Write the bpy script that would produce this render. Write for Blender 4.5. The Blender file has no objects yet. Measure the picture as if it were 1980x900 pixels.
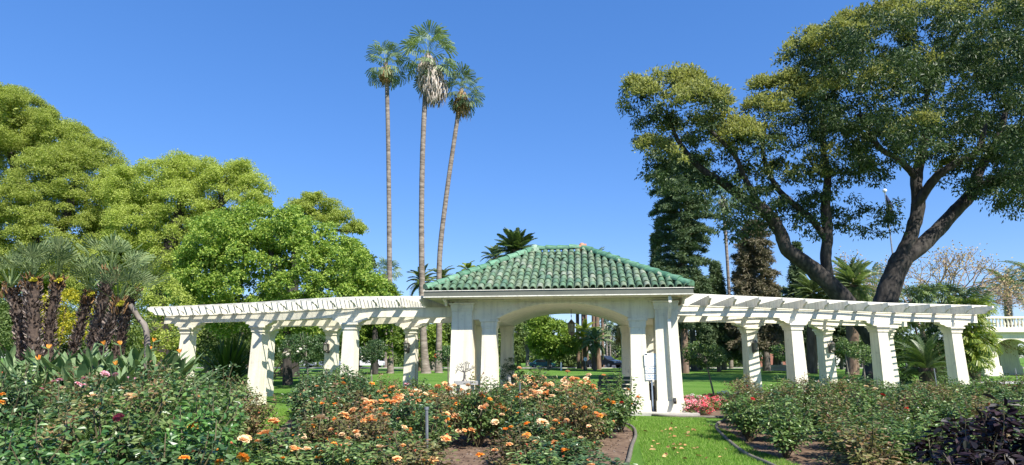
import bpy, math, random
import numpy as np
from mathutils import Vector, Matrix

C = bpy.context.scene.collection
sc = bpy.context.scene
rng = np.random.default_rng(11)
rad = math.radians

# ------------------------------------------------------------------ camera, sky, sun, exposure
F_PX, CX, CY, EYE = 1200.0, 970.0, 450.0, 1.55
PITCH = math.atan(240 / F_PX)
cam_d = bpy.data.cameras.new('camera')
cam = bpy.data.objects.new('camera', cam_d)
C.objects.link(cam)
cam.location = (0, 0, EYE)
cam.rotation_euler = (math.pi / 2 + PITCH, 0, 0)
cam_d.sensor_fit = 'HORIZONTAL'
cam_d.sensor_width = 36
cam_d.lens = 36 * F_PX / 1980
cam_d.shift_x = (990 - CX) / 1980
cam_d.clip_start = 0.1
cam_d.clip_end = 5000
sc.camera = cam

SUN_EL, SUN_AZ = 47.0, 146.0          # degrees; azimuth clockwise from +Y (the view direction)
world = bpy.data.worlds.new('World')
sc.world = world
world.use_nodes = True
wn = world.node_tree.nodes
wl = world.node_tree.links
bg = wn['Background']
sky = wn.new('ShaderNodeTexSky')
sky.sky_type = 'NISHITA'
sky.sun_disc = False
sky.sun_elevation = rad(SUN_EL)
sky.sun_rotation = rad(SUN_AZ)
sky.altitude = 100
sky.air_density = 1.0
sky.dust_density = 0.0
sky.ozone_density = 3.0
gm = wn.new('ShaderNodeGamma'); gm.inputs[1].default_value = 0.60      # the clear sky of the photograph is nearly even from top to horizon
wl.new(sky.outputs[0], gm.inputs[0])
hs = wn.new('ShaderNodeHueSaturation'); hs.inputs['Saturation'].default_value = 1.56
wl.new(gm.outputs[0], hs.inputs['Color'])
tn = wn.new('ShaderNodeMix'); tn.data_type = 'RGBA'; tn.blend_type = 'MULTIPLY'; tn.inputs[0].default_value = 1
tn.inputs[7].default_value = (1.10, 1.26, 1.74, 1)
wl.new(hs.outputs[0], tn.inputs[6])
wl.new(tn.outputs[2], bg.inputs[0])
bg.inputs[1].default_value = 0.10

sun_d = bpy.data.lights.new('sun', 'SUN')
sun_d.energy = 4.2
sun_d.angle = rad(0.53)
sun_d.color = (1.0, 0.95, 0.86)
sun = bpy.data.objects.new('sun', sun_d)
C.objects.link(sun)
sdir = Vector((math.sin(rad(SUN_AZ)) * math.cos(rad(SUN_EL)), math.cos(rad(SUN_AZ)) * math.cos(rad(SUN_EL)), math.sin(rad(SUN_EL))))
sun.rotation_euler = sdir.to_track_quat('Z', 'Y').to_euler()
sun.location = (20, -20, 40)

sc.view_settings.view_transform = 'Standard'
sc.view_settings.look = 'None'
sc.view_settings.exposure = 1.1
sc.view_settings.gamma = 1.0
sc.view_settings.use_curve_mapping = False
sc.render.engine = 'CYCLES'
sc.cycles.max_bounces = 8
sc.cycles.diffuse_bounces = 4
sc.cycles.transmission_bounces = 4
sc.cycles.transparent_max_bounces = 8
sc.cycles.use_denoising = True

# ------------------------------------------------------------------ measuring: a pixel of the 1980x900 photograph at a known distance
cp, sp = math.cos(PITCH), math.sin(PITCH)
def ray(px, py):
    a, b = (px - CX) / F_PX, (CY - py) / F_PX
    return np.array([a, cp - b * sp, sp + b * cp])
def at(px, py, Y):
    d = ray(px, py)
    return np.array([0, 0, EYE]) + d * (Y / d[1])
def gp(px, py):
    d = ray(px, py)
    return np.array([0, 0, EYE]) + d * (-EYE / d[2])
def ppm(P):                               # pixels per metre at a point
    return F_PX / (P[1] * cp + (P[2] - EYE) * sp)
def proj(P):
    y, z = P[1], P[2] - EYE
    zc = y * cp + z * sp
    return CX + F_PX * P[0] / zc, CY - F_PX * (-y * sp + z * cp) / zc

# ------------------------------------------------------------------ materials
def nodes_of(m):
    m.use_nodes = True
    return m.node_tree.nodes, m.node_tree.links
def ramp(n, stops, interp='LINEAR'):
    r = n.new('ShaderNodeValToRGB')
    r.color_ramp.interpolation = interp
    e = r.color_ramp.elements
    while len(e) < len(stops): e.new(0.5)
    for k, (p, c) in enumerate(stops):
        e[k].position = p; e[k].color = (*c, 1)
    return r
def leaf_mat(name, cols, trans=0.35, rough=0.5, spec=0.3, tint=(1.15, 1.25, 0.55), gain=1.7):
    """Foliage: every leaf (mesh island) draws its own colour from COLS, each plant shifts a little, and light passes through."""
    m = bpy.data.materials.new(name); n, l = nodes_of(m)
    cols = [tuple(min(v * gain, .9) for v in c) for c in cols]
    b = n['Principled BSDF']; out = n['Material Output']
    g = n.new('ShaderNodeNewGeometry')
    r = ramp(n, [(i / max(1, len(cols) - 1), c) for i, c in enumerate(cols)])
    l.new(g.outputs['Random Per Island'], r.inputs[0])
    oi = n.new('ShaderNodeObjectInfo')
    mr = n.new('ShaderNodeMapRange'); mr.inputs['To Min'].default_value = 0.8; mr.inputs['To Max'].default_value = 1.18
    l.new(oi.outputs['Random'], mr.inputs['Value'])
    h = n.new('ShaderNodeHueSaturation')
    l.new(mr.outputs[0], h.inputs['Value']); l.new(r.outputs[0], h.inputs['Color'])
    l.new(h.outputs[0], b.inputs['Base Color'])
    b.inputs['Roughness'].default_value = rough
    b.inputs['Specular IOR Level'].default_value = spec
    t = n.new('ShaderNodeBsdfTranslucent')
    mx = n.new('ShaderNodeMix'); mx.data_type = 'RGBA'; mx.blend_type = 'MULTIPLY'; mx.inputs[0].default_value = 1
    l.new(h.outputs[0], mx.inputs[6]); mx.inputs[7].default_value = (*tint, 1)
    l.new(mx.outputs[2], t.inputs['Color'])
    ms = n.new('ShaderNodeMixShader'); ms.inputs[0].default_value = trans
    l.new(b.outputs[0], ms.inputs[1]); l.new(t.outputs[0], ms.inputs[2]); l.new(ms.outputs[0], out.inputs['Surface'])
    return m
def solid_mat(name, cols, rough=0.6, scale=6.0, bump=0.0, bscale=None, metal=0.0, spec=0.5, stretch=(1, 1, 1), detail=5):
    """A surface mottled by noise between COLS, with optional bump."""
    m = bpy.data.materials.new(name); n, l = nodes_of(m)
    b = n['Principled BSDF']
    tc = n.new('ShaderNodeTexCoord'); mp = n.new('ShaderNodeMapping'); mp.inputs['Scale'].default_value = stretch
    l.new(tc.outputs['Object'], mp.inputs[0])
    nz = n.new('ShaderNodeTexNoise'); nz.inputs['Scale'].default_value = scale; nz.inputs['Detail'].default_value = detail
    l.new(mp.outputs[0], nz.inputs['Vector'])
    k = len(cols)
    r = ramp(n, [(0.3 + 0.4 * i / max(1, k - 1), c) for i, c in enumerate(cols)])
    l.new(nz.outputs['Fac'], r.inputs[0]); l.new(r.outputs[0], b.inputs['Base Color'])
    b.inputs['Roughness'].default_value = rough; b.inputs['Metallic'].default_value = metal
    b.inputs['Specular IOR Level'].default_value = spec
    if bump:
        nb = n.new('ShaderNodeTexNoise'); nb.inputs['Scale'].default_value = bscale or scale * 3; nb.inputs['Detail'].default_value = 6
        l.new(mp.outputs[0], nb.inputs['Vector'])
        bp = n.new('ShaderNodeBump'); bp.inputs['Strength'].default_value = bump; bp.inputs['Distance'].default_value = 0.03
        l.new(nb.outputs['Fac'], bp.inputs['Height']); l.new(bp.outputs[0], b.inputs['Normal'])
    return m
def island_mat(name, cols, rough=0.4, spec=0.5):
    m = bpy.data.materials.new(name); n, l = nodes_of(m)
    b = n['Principled BSDF']
    g = n.new('ShaderNodeNewGeometry')
    r = ramp(n, [(i / max(1, len(cols) - 1), c) for i, c in enumerate(cols)])
    l.new(g.outputs['Random Per Island'], r.inputs[0])
    tc = n.new('ShaderNodeTexCoord'); nz = n.new('ShaderNodeTexNoise'); nz.inputs['Scale'].default_value = 9; nz.inputs['Detail'].default_value = 6
    l.new(tc.outputs['Object'], nz.inputs['Vector'])
    mr = n.new('ShaderNodeMapRange'); mr.inputs['From Min'].default_value = .3; mr.inputs['From Max'].default_value = .7
    mr.inputs['To Min'].default_value = 0.65; mr.inputs['To Max'].default_value = 1.25
    l.new(nz.outputs['Fac'], mr.inputs['Value'])
    h = n.new('ShaderNodeHueSaturation'); l.new(r.outputs[0], h.inputs['Color']); l.new(mr.outputs[0], h.inputs['Value'])
    l.new(h.outputs[0], b.inputs['Base Color'])
    b.inputs['Roughness'].default_value = rough; b.inputs['Specular IOR Level'].default_value = spec
    return m

M = {}
M['camphor'] = leaf_mat('camphor leaves', [(.14, .165, .04), (.20, .235, .055), (.25, .285, .07), (.31, .34, .10)], .45, .6, .15, gain=1.85)
M['camphor_dark'] = leaf_mat('camphor deep leaves', [(.05, .10, .012), (.10, .18, .02), (.15, .23, .03)], .4)
M['glossy'] = leaf_mat('glossy leaves', [(.04, .085, .015), (.09, .14, .024), (.145, .195, .036), (.22, .26, .06)], .38, .5, .25, gain=2.15)
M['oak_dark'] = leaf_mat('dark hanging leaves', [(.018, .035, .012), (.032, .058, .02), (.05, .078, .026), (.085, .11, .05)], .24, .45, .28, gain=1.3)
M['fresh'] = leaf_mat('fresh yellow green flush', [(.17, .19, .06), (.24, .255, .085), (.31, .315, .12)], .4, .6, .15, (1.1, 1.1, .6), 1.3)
M['park'] = leaf_mat('park tree leaves', [(.045, .07, .022), (.08, .115, .035), (.125, .165, .055)], .36, gain=1.9)
M['park_light'] = leaf_mat('light park tree leaves', [(.05, .09, .015), (.10, .15, .025), (.16, .21, .035)], .38)
M['park_grey'] = leaf_mat('grey green leaves', [(.04, .06, .03), (.07, .09, .04), (.10, .12, .06)], .25)
M['conifer'] = leaf_mat('conifer needles', [(.035, .06, .034), (.065, .095, .048), (.10, .135, .065)], .15, .6, .2)
M['conifer_brown'] = leaf_mat('browned conifer needles', [(.075, .08, .05), (.13, .115, .075), (.19, .16, .115)], .15, .7, .2)
M['palm'] = leaf_mat('fan palm leaves', [(.055, .085, .04), (.09, .125, .06), (.14, .17, .08)], .35, .5, .3)
M['palm_grey'] = leaf_mat('grey green palm leaves', [(.06, .09, .04), (.10, .135, .06), (.15, .18, .085)], .32, .6, .15)
M['palm_dark'] = leaf_mat('dark date palm leaves', [(.025, .05, .02), (.05, .08, .028), (.085, .115, .04)], .25, .4, .4)
M['palm_yellow'] = leaf_mat('yellow green palm leaves', [(.07, .11, .018), (.14, .19, .03), (.26, .28, .05)], .38, .4, .4)
M['skirt'] = leaf_mat('dead palm leaves', [(.20, .165, .135), (.31, .27, .23), (.44, .40, .36)], .15, .8, .1, (1, .9, .7))
M['skirt_brown'] = leaf_mat('brown dead palm leaves', [(.12, .08, .045), (.20, .13, .06), (.27, .19, .09)], .15, .8, .1, (1, .9, .7))
M['strap'] = leaf_mat('paddle leaves', [(.045, .085, .035), (.08, .125, .052), (.13, .17, .08)], .25, .5, .2)
M['spiky'] = leaf_mat('spiky blades', [(.03, .06, .012), (.06, .10, .02), (.11, .16, .03)], .3, .35, .5)
M['yellow_shrub'] = leaf_mat('yellow shrub leaves', [(.16, .17, .015), (.28, .26, .02), (.40, .34, .03)], .35)
M['rose_mid'] = leaf_mat('rose leaves mid green', [(.022, .05, .015), (.045, .085, .022), (.085, .13, .035), (.13, .17, .06)], .22, .38, .45)
M['rose_dark'] = leaf_mat('rose leaves dark green', [(.015, .04, .014), (.03, .065, .022), (.06, .10, .035), (.10, .14, .06)], .2, .35, .5)
M['rose_bright'] = leaf_mat('rose leaves bright green', [(.018, .05, .014), (.035, .09, .022), (.06, .13, .032), (.10, .17, .045)], .3, .36, .5)
M['rose_olive'] = leaf_mat('rose leaves olive and bronze', [(.05, .055, .018), (.09, .095, .03), (.13, .12, .045), (.14, .07, .04), (.08, .11, .04)], .22, .45, .4)
M['rose_purple'] = leaf_mat('purple black leaves', [(.006, .005, .008), (.011, .008, .011), (.02, .011, .014), (.012, .016, .012)], .08, .4, .25, (1.3, .6, .6))
M['stem'] = solid_mat('rose canes', [(.06, .05, .025), (.12, .09, .05), (.09, .10, .04)], .7, 20)
M['bark_dark'] = solid_mat('dark bark', [(.012, .010, .009), (.034, .028, .024), (.072, .061, .052)], .9, 5, .9, 9, stretch=(1, 1, .35))
M['bark_grey'] = solid_mat('grey bark', [(.10, .085, .07), (.18, .155, .13), (.26, .23, .20)], .9, 4, .7, 8, stretch=(1, 1, .3))
M['bark_brown'] = solid_mat('brown bark', [(.10, .065, .045), (.17, .11, .075), (.24, .17, .12)], .9, 4, .7, 8, stretch=(1, 1, .3))
M['palm_trunk'] = solid_mat('ringed palm trunk', [(.10, .08, .065), (.20, .165, .135), (.31, .265, .225)], .9, 1.6, 1.0, 2.5, stretch=(1, 1, 3.5), detail=8)
M['shaggy'] = solid_mat('shaggy palm trunk', [(.03, .022, .018), (.07, .048, .036), (.12, .085, .06)], .95, 14, .5)
M['leaf_base'] = island_mat('old leaf bases', [(.045, .03, .026), (.10, .07, .055), (.17, .125, .10), (.36, .30, .26), (.07, .045, .04)], .85, .2)
M['fibre'] = island_mat('orange palm fibre', [(.10, .055, .03), (.18, .10, .045), (.28, .17, .08), (.12, .09, .06)], .9, .1)
def stucco(name, clean, worn, dirt):
    """Painted masonry: trowel bumps, patchy repainting, faint rain streaks running down, splash dirt with ragged outline near the ground."""
    m = bpy.data.materials.new(name); n, l = nodes_of(m); b = n['Principled BSDF']; tc = n.new('ShaderNodeTexCoord')
    def noise(scale, detail, st=(1, 1, 1), rough=.55):
        mp = n.new('ShaderNodeMapping'); mp.inputs['Scale'].default_value = st; l.new(tc.outputs['Object'], mp.inputs[0])
        z = n.new('ShaderNodeTexNoise'); z.inputs['Scale'].default_value = scale; z.inputs['Detail'].default_value = detail; z.inputs['Roughness'].default_value = rough; l.new(mp.outputs[0], z.inputs['Vector']); return z
    def mix(fac, a_, c, amt):
        mr = n.new('ShaderNodeMapRange'); mr.inputs['From Min'].default_value = fac[1]; mr.inputs['From Max'].default_value = fac[2]; mr.inputs['To Max'].default_value = amt; l.new(fac[0].outputs['Fac'], mr.inputs['Value'])
        x = n.new('ShaderNodeMix'); x.data_type = 'RGBA'; l.new(mr.outputs[0], x.inputs[0]); x.inputs[7].default_value = (*c, 1)
        if isinstance(a_, tuple): x.inputs[6].default_value = (*a_, 1)
        else: l.new(a_.outputs[2], x.inputs[6])
        return x
    c1 = mix((noise(1.4, 6), .42, .62), clean, worn, .8)
    c2 = mix((noise(5, 6, (1.6, 1.6, .12)), .48, .72), c1, dirt, .6)
    c3 = mix((noise(7, 8, (1, 1, 1), .7), .57, .68), c2, dirt, .6)
    l.new(c3.outputs[2], b.inputs['Base Color']); b.inputs['Roughness'].default_value = .75; b.inputs['Specular IOR Level'].default_value = .25
    nb = noise(26, 8, (1, 1, 1), .65); bp = n.new('ShaderNodeBump'); bp.inputs['Strength'].default_value = .45; bp.inputs['Distance'].default_value = .02
    l.new(nb.outputs['Fac'], bp.inputs['Height']); l.new(bp.outputs[0], b.inputs['Normal'])
    return m
M['white'] = stucco('cream white stucco', (.80, .75, .595), (.72, .67, .53), (.50, .46, .37))
M['white_wood'] = stucco('white painted wood', (.81, .785, .69), (.72, .69, .60), (.46, .43, .36))
M['gutter'] = solid_mat('putty painted gutter', [(.115, .12, .095), (.145, .15, .118)], .5, 3)
M['tile'] = island_mat('green glazed tiles', [(.085, .155, .085), (.12, .20, .12), (.16, .245, .145), (.15, .19, .115), (.22, .28, .18), (.09, .18, .10), (.15, .235, .145), (.28, .31, .23), (.08, .16, .10), (.19, .26, .155)], .5, .4)
M['tile_hip'] = island_mat('green hip tiles', [(.07, .175, .10), (.11, .24, .145), (.15, .29, .18)], .45, .4)
M['tile_dark'] = solid_mat('dark pan tiles', [(.06, .105, .07), (.10, .16, .105)], .7, 8)
M['terracotta'] = solid_mat('terracotta', [(.36, .16, .09), (.46, .24, .15)], .7, 9)
M['mortar'] = solid_mat('pale green mortar', [(.22, .34, .24), (.34, .44, .34)], .8, 9, .5)
M['concrete'] = solid_mat('concrete', [(.33, .31, .27), (.42, .40, .35), (.48, .46, .41)], .85, 3, .3, 30)
M['path'] = solid_mat('pale concrete path', [(.46, .45, .42), (.55, .54, .51)], .85, 1.5, .2, 30)
M['asphalt'] = solid_mat('asphalt', [(.05, .05, .052), (.075, .075, .078)], .9, .6, .3, 30)
M['soil'] = solid_mat('garden soil', [(.085, .05, .03), (.15, .095, .06), (.21, .145, .095)], .95, 5, 1.0, 14)
M['edging'] = solid_mat('bed edging', [(.10, .09, .07), (.18, .16, .125)], .8, 8)
M['iron'] = solid_mat('dark wrought iron', [(.018, .017, .016), (.035, .032, .028)], .5, 12, metal=.6)
M['bronze'] = solid_mat('grey bronze', [(.10, .09, .08), (.18, .165, .145)], .5, 14, metal=.5)
M['steel'] = solid_mat('galvanised steel', [(.30, .31, .32), (.42, .43, .45)], .45, 10, metal=.7)
M['stake'] = solid_mat('dull grey stake', [(.16, .17, .18), (.26, .27, .29)], .5, 14, metal=.5)
M['sign_blue'] = solid_mat('blue grey post', [(.20, .25, .33), (.28, .33, .41)], .5, 10, metal=.3)
M['sign_white'] = solid_mat('white sign plate', [(.80, .81, .84), (.84, .85, .87)], .4, 3)
M['ink'] = solid_mat('blue grey lettering', [(.16, .26, .42), (.22, .32, .48)], .6, 3)
M['black'] = solid_mat('black fitting', [(.012, .012, .013), (.022, .022, .022)], .6, 3)
M['glass'] = solid_mat('old lantern glass', [(.16, .17, .14), (.25, .26, .22)], .15, 6)
M['globe'] = solid_mat('white globe', [(.80, .80, .80), (.84, .84, .84)], .3, 3)
M['bench_green'] = solid_mat('dark green painted wood', [(.012, .035, .028), (.022, .055, .042)], .5, 9, stretch=(1, 1, 1))
M['bench_grey'] = solid_mat('weathered grey wood', [(.26, .255, .24), (.38, .37, .35)], .85, 9, .3, stretch=(1, 8, 8))
M['planter'] = solid_mat('taupe planter', [(.17, .14, .125), (.22, .185, .165)], .8, 5, .2)
M['brick'] = solid_mat('red brick', [(.26, .10, .07), (.33, .14, .10)], .85, 3, .2)
M['wall_pale'] = solid_mat('pale stucco', [(.62, .60, .55), (.70, .68, .63)], .8, 1, .1)
M['wall_grey'] = solid_mat('grey stucco', [(.30, .30, .30), (.36, .36, .35)], .8, 1, .1)
M['window'] = solid_mat('window glass', [(.02, .025, .03), (.035, .04, .05)], .08, 1)
M['twig'] = solid_mat('bare twigs', [(.22, .16, .12), (.32, .25, .19)], .9, 5)
M['tan'] = leaf_mat('tan seed pods', [(.22, .16, .09), (.32, .25, .15), (.28, .25, .11)], .2, .7, .2, (1, .9, .6))
M['rubber'] = solid_mat('tyre rubber', [(.015, .015, .015), (.025, .025, .025)], .85, 9)
M['flag'] = solid_mat('dark blue cloth', [(.02, .03, .08), (.03, .04, .11)], .8, 5)
def paint(name, c): return solid_mat(name, [c, tuple(v * 1.08 for v in c)], .25, 1)
def petal_mat(name, cols, trans=.35):
    return leaf_mat(name, cols, trans, .6, .2, (1.05, .95, .85), 1.0)
M['apricot'] = petal_mat('apricot petals', [(.88, .42, .15), (.92, .54, .22), (.93, .66, .34), (.92, .52, .26), (.88, .36, .10)])
M['peach'] = petal_mat('peach petals', [(.92, .60, .32), (.93, .72, .46), (.93, .64, .40)])
M['orange'] = petal_mat('orange petals', [(.88, .28, .03), (.92, .40, .06), (.92, .52, .12)])
M['coral'] = petal_mat('coral bud petals', [(.70, .13, .06), (.80, .24, .12), (.82, .38, .20)])
M['pink'] = petal_mat('pink petals', [(.72, .28, .34), (.80, .42, .48), (.84, .58, .62)])
M['cream'] = petal_mat('cream petals', [(.84, .68, .42), (.88, .78, .56), (.86, .62, .36)])
M['red'] = petal_mat('red petals', [(.55, .03, .03), (.65, .06, .05)])
M['magenta'] = petal_mat('magenta petals', [(.45, .05, .12), (.58, .12, .20)])
M['whitep'] = petal_mat('white petals', [(.80, .78, .70), (.86, .84, .78)])
M['bedding_red'] = petal_mat('bedding red petals', [(.70, .06, .08), (.78, .16, .20), (.85, .32, .36)])
M['bedding_pink'] = petal_mat('bedding pink petals', [(.76, .16, .22), (.84, .34, .40), (.88, .56, .58)])
M['dry_leaf'] = leaf_mat('dry leaves', [(.20, .10, .04), (.32, .19, .08), (.40, .27, .13)], .15, .8, .1, (1, .9, .7))

def grass_mat(name, a, b, c):
    m = bpy.data.materials.new(name); n, l = nodes_of(m); bs = n['Principled BSDF']
    tc = n.new('ShaderNodeTexCoord')
    n1 = n.new('ShaderNodeTexNoise'); n1.inputs['Scale'].default_value = .35; n1.inputs['Detail'].default_value = 8
    n2 = n.new('ShaderNodeTexNoise'); n2.inputs['Scale'].default_value = 22; n2.inputs['Detail'].default_value = 4
    l.new(tc.outputs['Object'], n1.inputs['Vector']); l.new(tc.outputs['Object'], n2.inputs['Vector'])
    mx = n.new('ShaderNodeMath'); mx.operation = 'MULTIPLY_ADD'; mx.inputs[1].default_value = .5
    ad = n.new('ShaderNodeMath'); ad.operation = 'MULTIPLY'; ad.inputs[1].default_value = .5
    l.new(n2.outputs['Fac'], ad.inputs[0]); l.new(n1.outputs['Fac'], mx.inputs[0]); l.new(ad.outputs[0], mx.inputs[2])
    r = ramp(n, [(.36, a), (.5, b), (.64, c)]); l.new(mx.outputs[0], r.inputs[0]); l.new(r.outputs[0], bs.inputs['Base Color'])
    bs.inputs['Roughness'].default_value = .9; bs.inputs['Specular IOR Level'].default_value = .1
    n3 = n.new('ShaderNodeTexNoise'); n3.inputs['Scale'].default_value = 60; l.new(tc.outputs['Object'], n3.inputs['Vector'])
    bp = n.new('ShaderNodeBump'); bp.inputs['Strength'].default_value = .8; bp.inputs['Distance'].default_value = .04
    l.new(n3.outputs['Fac'], bp.inputs['Height']); l.new(bp.outputs[0], bs.inputs['Normal'])
    return m
M['lawn'] = grass_mat('lawn turf', (.065, .145, .02), (.105, .215, .032), (.18, .275, .065))
M['blade'] = leaf_mat('grass blades', [(.06, .14, .015), (.10, .21, .025), (.16, .28, .04), (.24, .28, .09)], .35, .5, .2, gain=1.3)

# ------------------------------------------------------------------ geometry helpers
ORG = {}                                  # world origin of every parent
class G:
    """Collects vertices and faces; build() links them as ONE mesh object."""
    def __init__(s): s.V = []; s.F = {}; s.n = 0
    def add(s, V, F):
        V = np.asarray(V, float).reshape(-1, 3)
        F = [F] if isinstance(F, np.ndarray) else F
        if isinstance(F, np.ndarray) or (len(F) and isinstance(F[0], np.ndarray)):
            for f in F: s.F.setdefault(f.shape[1], []).append(f + s.n)
        else:
            for f in F: s.F.setdefault(len(f), []).append(np.array([f]) + s.n)
        s.V.append(V); s.n += len(V)
    def data(s, name, mat, org=None, smooth=False):
        V = np.concatenate(s.V)
        if org is not None: V = V - np.asarray(org, float)
        me = bpy.data.meshes.new(name)
        me.vertices.add(len(V)); me.vertices.foreach_set('co', V.astype(np.float32).ravel())
        idx = []; st = []; k = 0
        for n_, fl in s.F.items():
            f = np.concatenate(fl); idx.append(f.ravel()); st.append(k + np.arange(len(f)) * n_); k += f.size
        idx = np.concatenate(idx).astype(np.int32); st = np.concatenate(st).astype(np.int32)
        me.loops.add(len(idx)); me.loops.foreach_set('vertex_index', idx)
        me.polygons.add(len(st)); me.polygons.foreach_set('loop_start', st)
        me.materials.append(mat)
        me.update(calc_edges=True); me.validate()
        me.polygons.foreach_set('use_smooth', np.full(len(me.polygons), smooth))
        return me
    def build(s, name, mat, parent=None, world=True, smooth=False):
        org = ORG.get(parent.name) if (parent is not None and world) else None
        me = s.data(name, mat, org, smooth)
        o = bpy.data.objects.new(name, me); C.objects.link(o)
        if parent is not None:
            o.parent = parent; ORG[o.name] = ORG.get(parent.name, np.zeros(3))
        else: ORG[o.name] = np.zeros(3)
        return o
def tag(o, label=None, cat=None, group=None, kind=None):
    if label: o['label'] = label
    if cat: o['category'] = cat
    if group: o['group'] = group
    if kind: o['kind'] = kind
    return o
def thing(name, label, cat, loc, group=None):
    o = bpy.data.objects.new(name, None); C.objects.link(o)
    o.location = tuple(float(v) for v in loc); ORG[o.name] = np.asarray(loc, float)
    o.empty_display_size = .2
    return tag(o, label, cat, group)
def single(g, name, mat, label, cat, org, group=None, smooth=False):
    """A thing that is one mesh, with its origin at ORG."""
    me = g.data(name, mat, org, smooth)
    o = bpy.data.objects.new(name, me); C.objects.link(o); o.location = tuple(float(v) for v in org); ORG[o.name] = np.asarray(org, float)
    return tag(o, label, cat, group)
def copy_thing(o, loc, label, rotz=None, scale=None, group=None):
    def cp(a, p):
        c = a.copy(); C.objects.link(c)
        if p is not None: c.parent = p
        for ch in list(a.children): cp(ch, c)
        return c
    r = cp(o, None); r.location = tuple(float(v) for v in loc); r['label'] = label
    if rotz is not None: r.rotation_euler = (0, 0, rotz)
    if scale is not None: r.scale = scale
    if group: r['group'] = group
    ORG[r.name] = np.asarray(loc, float)
    return r
def struct(g, name, mat, smooth=False):
    o = g.build(name, mat, smooth=smooth); o['kind'] = 'structure'; return o

def rotz(a):
    c, s = math.cos(a), math.sin(a); return np.array([[c, -s, 0], [s, c, 0], [0, 0, 1]])
def unit(v):
    v = np.asarray(v, float); return v / (np.linalg.norm(v, axis=-1, keepdims=True) + 1e-12)
BOXF = [(0, 3, 2, 1), (4, 5, 6, 7), (0, 1, 5, 4), (1, 2, 6, 5), (2, 3, 7, 6), (3, 0, 4, 7)]
def hexa(g, b, t):                        # four bottom points, four top points, both counter-clockwise from above
    g.add(np.vstack([b, t]), BOXF)
def box(g, c, s, yaw=0.0, R=None):
    x, y, z = np.asarray(s, float) / 2
    V = np.array([(-x, -y, -z), (x, -y, -z), (x, y, -z), (-x, y, -z), (-x, -y, z), (x, -y, z), (x, y, z), (-x, y, z)])
    R = rotz(yaw) if R is None else R
    g.add(V @ R.T + np.asarray(c, float), BOXF)
def frustum(g, c, z0, z1, h0, h1, yaw=0.0):   # square section, half widths h0 below and h1 above
    def ring(h, z): return np.array([(-h, -h, z), (h, -h, z), (h, h, z), (-h, h, z)])
    V = np.vstack([ring(h0, z0), ring(h1, z1)]) @ rotz(yaw).T + np.array([c[0], c[1], 0])
    g.add(V, BOXF)
def bar(g, a, b, w, h, up=(0, 0, 1)):     # straight bar of section w x h
    a, b = np.asarray(a, float), np.asarray(b, float); d = unit(b - a)
    s_ = unit(np.cross(d, up)); u = np.cross(s_, d)
    R = np.stack([d, -s_, u], 1)
    box(g, (a + b) / 2, (np.linalg.norm(b - a), w, h), R=R)
def tube(g, pts, rr, n=8, cap=True, wob=0.0):
    P = np.asarray(pts, float); k = len(P); rr = np.broadcast_to(np.asarray(rr, float), (k,))
    T = unit(np.gradient(P, axis=0)); ref = np.array([0, 1., 0]) if abs(T[0][1]) < .9 else np.array([1., 0, 0])
    rings = []
    x = unit(np.cross(T[0], ref))
    for i in range(k):
        x = unit(x - T[i] * np.dot(x, T[i])); y = np.cross(T[i], x)
        a = np.linspace(0, 2 * np.pi, n, endpoint=False)
        r = rr[i] * (1 + (rng.uniform(-wob, wob, n) if wob else 0))
        rings.append(P[i] + np.outer(np.cos(a) * r, x) + np.outer(np.sin(a) * r, y))
    V = np.vstack(rings); i0 = np.arange(n); i1 = (i0 + 1) % n
    F = np.concatenate([np.stack([j * n + i0, j * n + i1, (j + 1) * n + i1, (j + 1) * n + i0], 1) for j in range(k - 1)])
    g.add(V, F)
    if cap:
        g.add(rings[-1], [tuple(range(n))]); g.add(rings[0], [tuple(range(n))[::-1]])
def smooth_path(pts, m=6):
    """Catmull-Rom through points (with any number of columns)."""
    P = np.asarray(pts, float); P = np.vstack([2 * P[0] - P[1], P, 2 * P[-1] - P[-2]]); out = []
    for i in range(1, len(P) - 2):
        for t in np.linspace(0, 1, m, endpoint=False):
            a, b, c, d = P[i - 1], P[i], P[i + 1], P[i + 2]
            out.append(.5 * (2 * b + (c - a) * t + (2 * a - 5 * b + 4 * c - d) * t * t + (3 * b - a - 3 * c + d) * t ** 3))
    out.append(P[-2]); return np.array(out)
def lathe(g, c, prof, n=16):              # (radius, z) profile round a vertical axis
    prof = np.asarray(prof, float); a = np.linspace(0, 2 * np.pi, n, endpoint=False); k = len(prof)
    V = np.concatenate([np.stack([np.cos(a) * r, np.sin(a) * r, np.full(n, z)], 1) for r, z in prof]) + np.asarray(c, float)
    i0 = np.arange(n); i1 = (i0 + 1) % n
    F = np.concatenate([np.stack([j * n + i0, j * n + i1, (j + 1) * n + i1, (j + 1) * n + i0], 1) for j in range(k - 1)])
    g.add(V, F)
    g.add(V[-n:], [tuple(range(n))]); g.add(V[:n], [tuple(range(n))[::-1]])
def ball(g, c, r, n=10, m=6, sz=1.0):
    t = np.linspace(0, np.pi, m + 1)[1:-1]
    lathe(g, c, [(r * math.sin(x), -r * sz * math.cos(x)) for x in t], n)
def sheet(name, poly, z, mat, kind='structure'):
    g = G(); g.add([(p[0], p[1], z) for p in poly], [tuple(range(len(poly)))])
    o = g.build(name, mat); o['kind'] = kind
    return o

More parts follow.
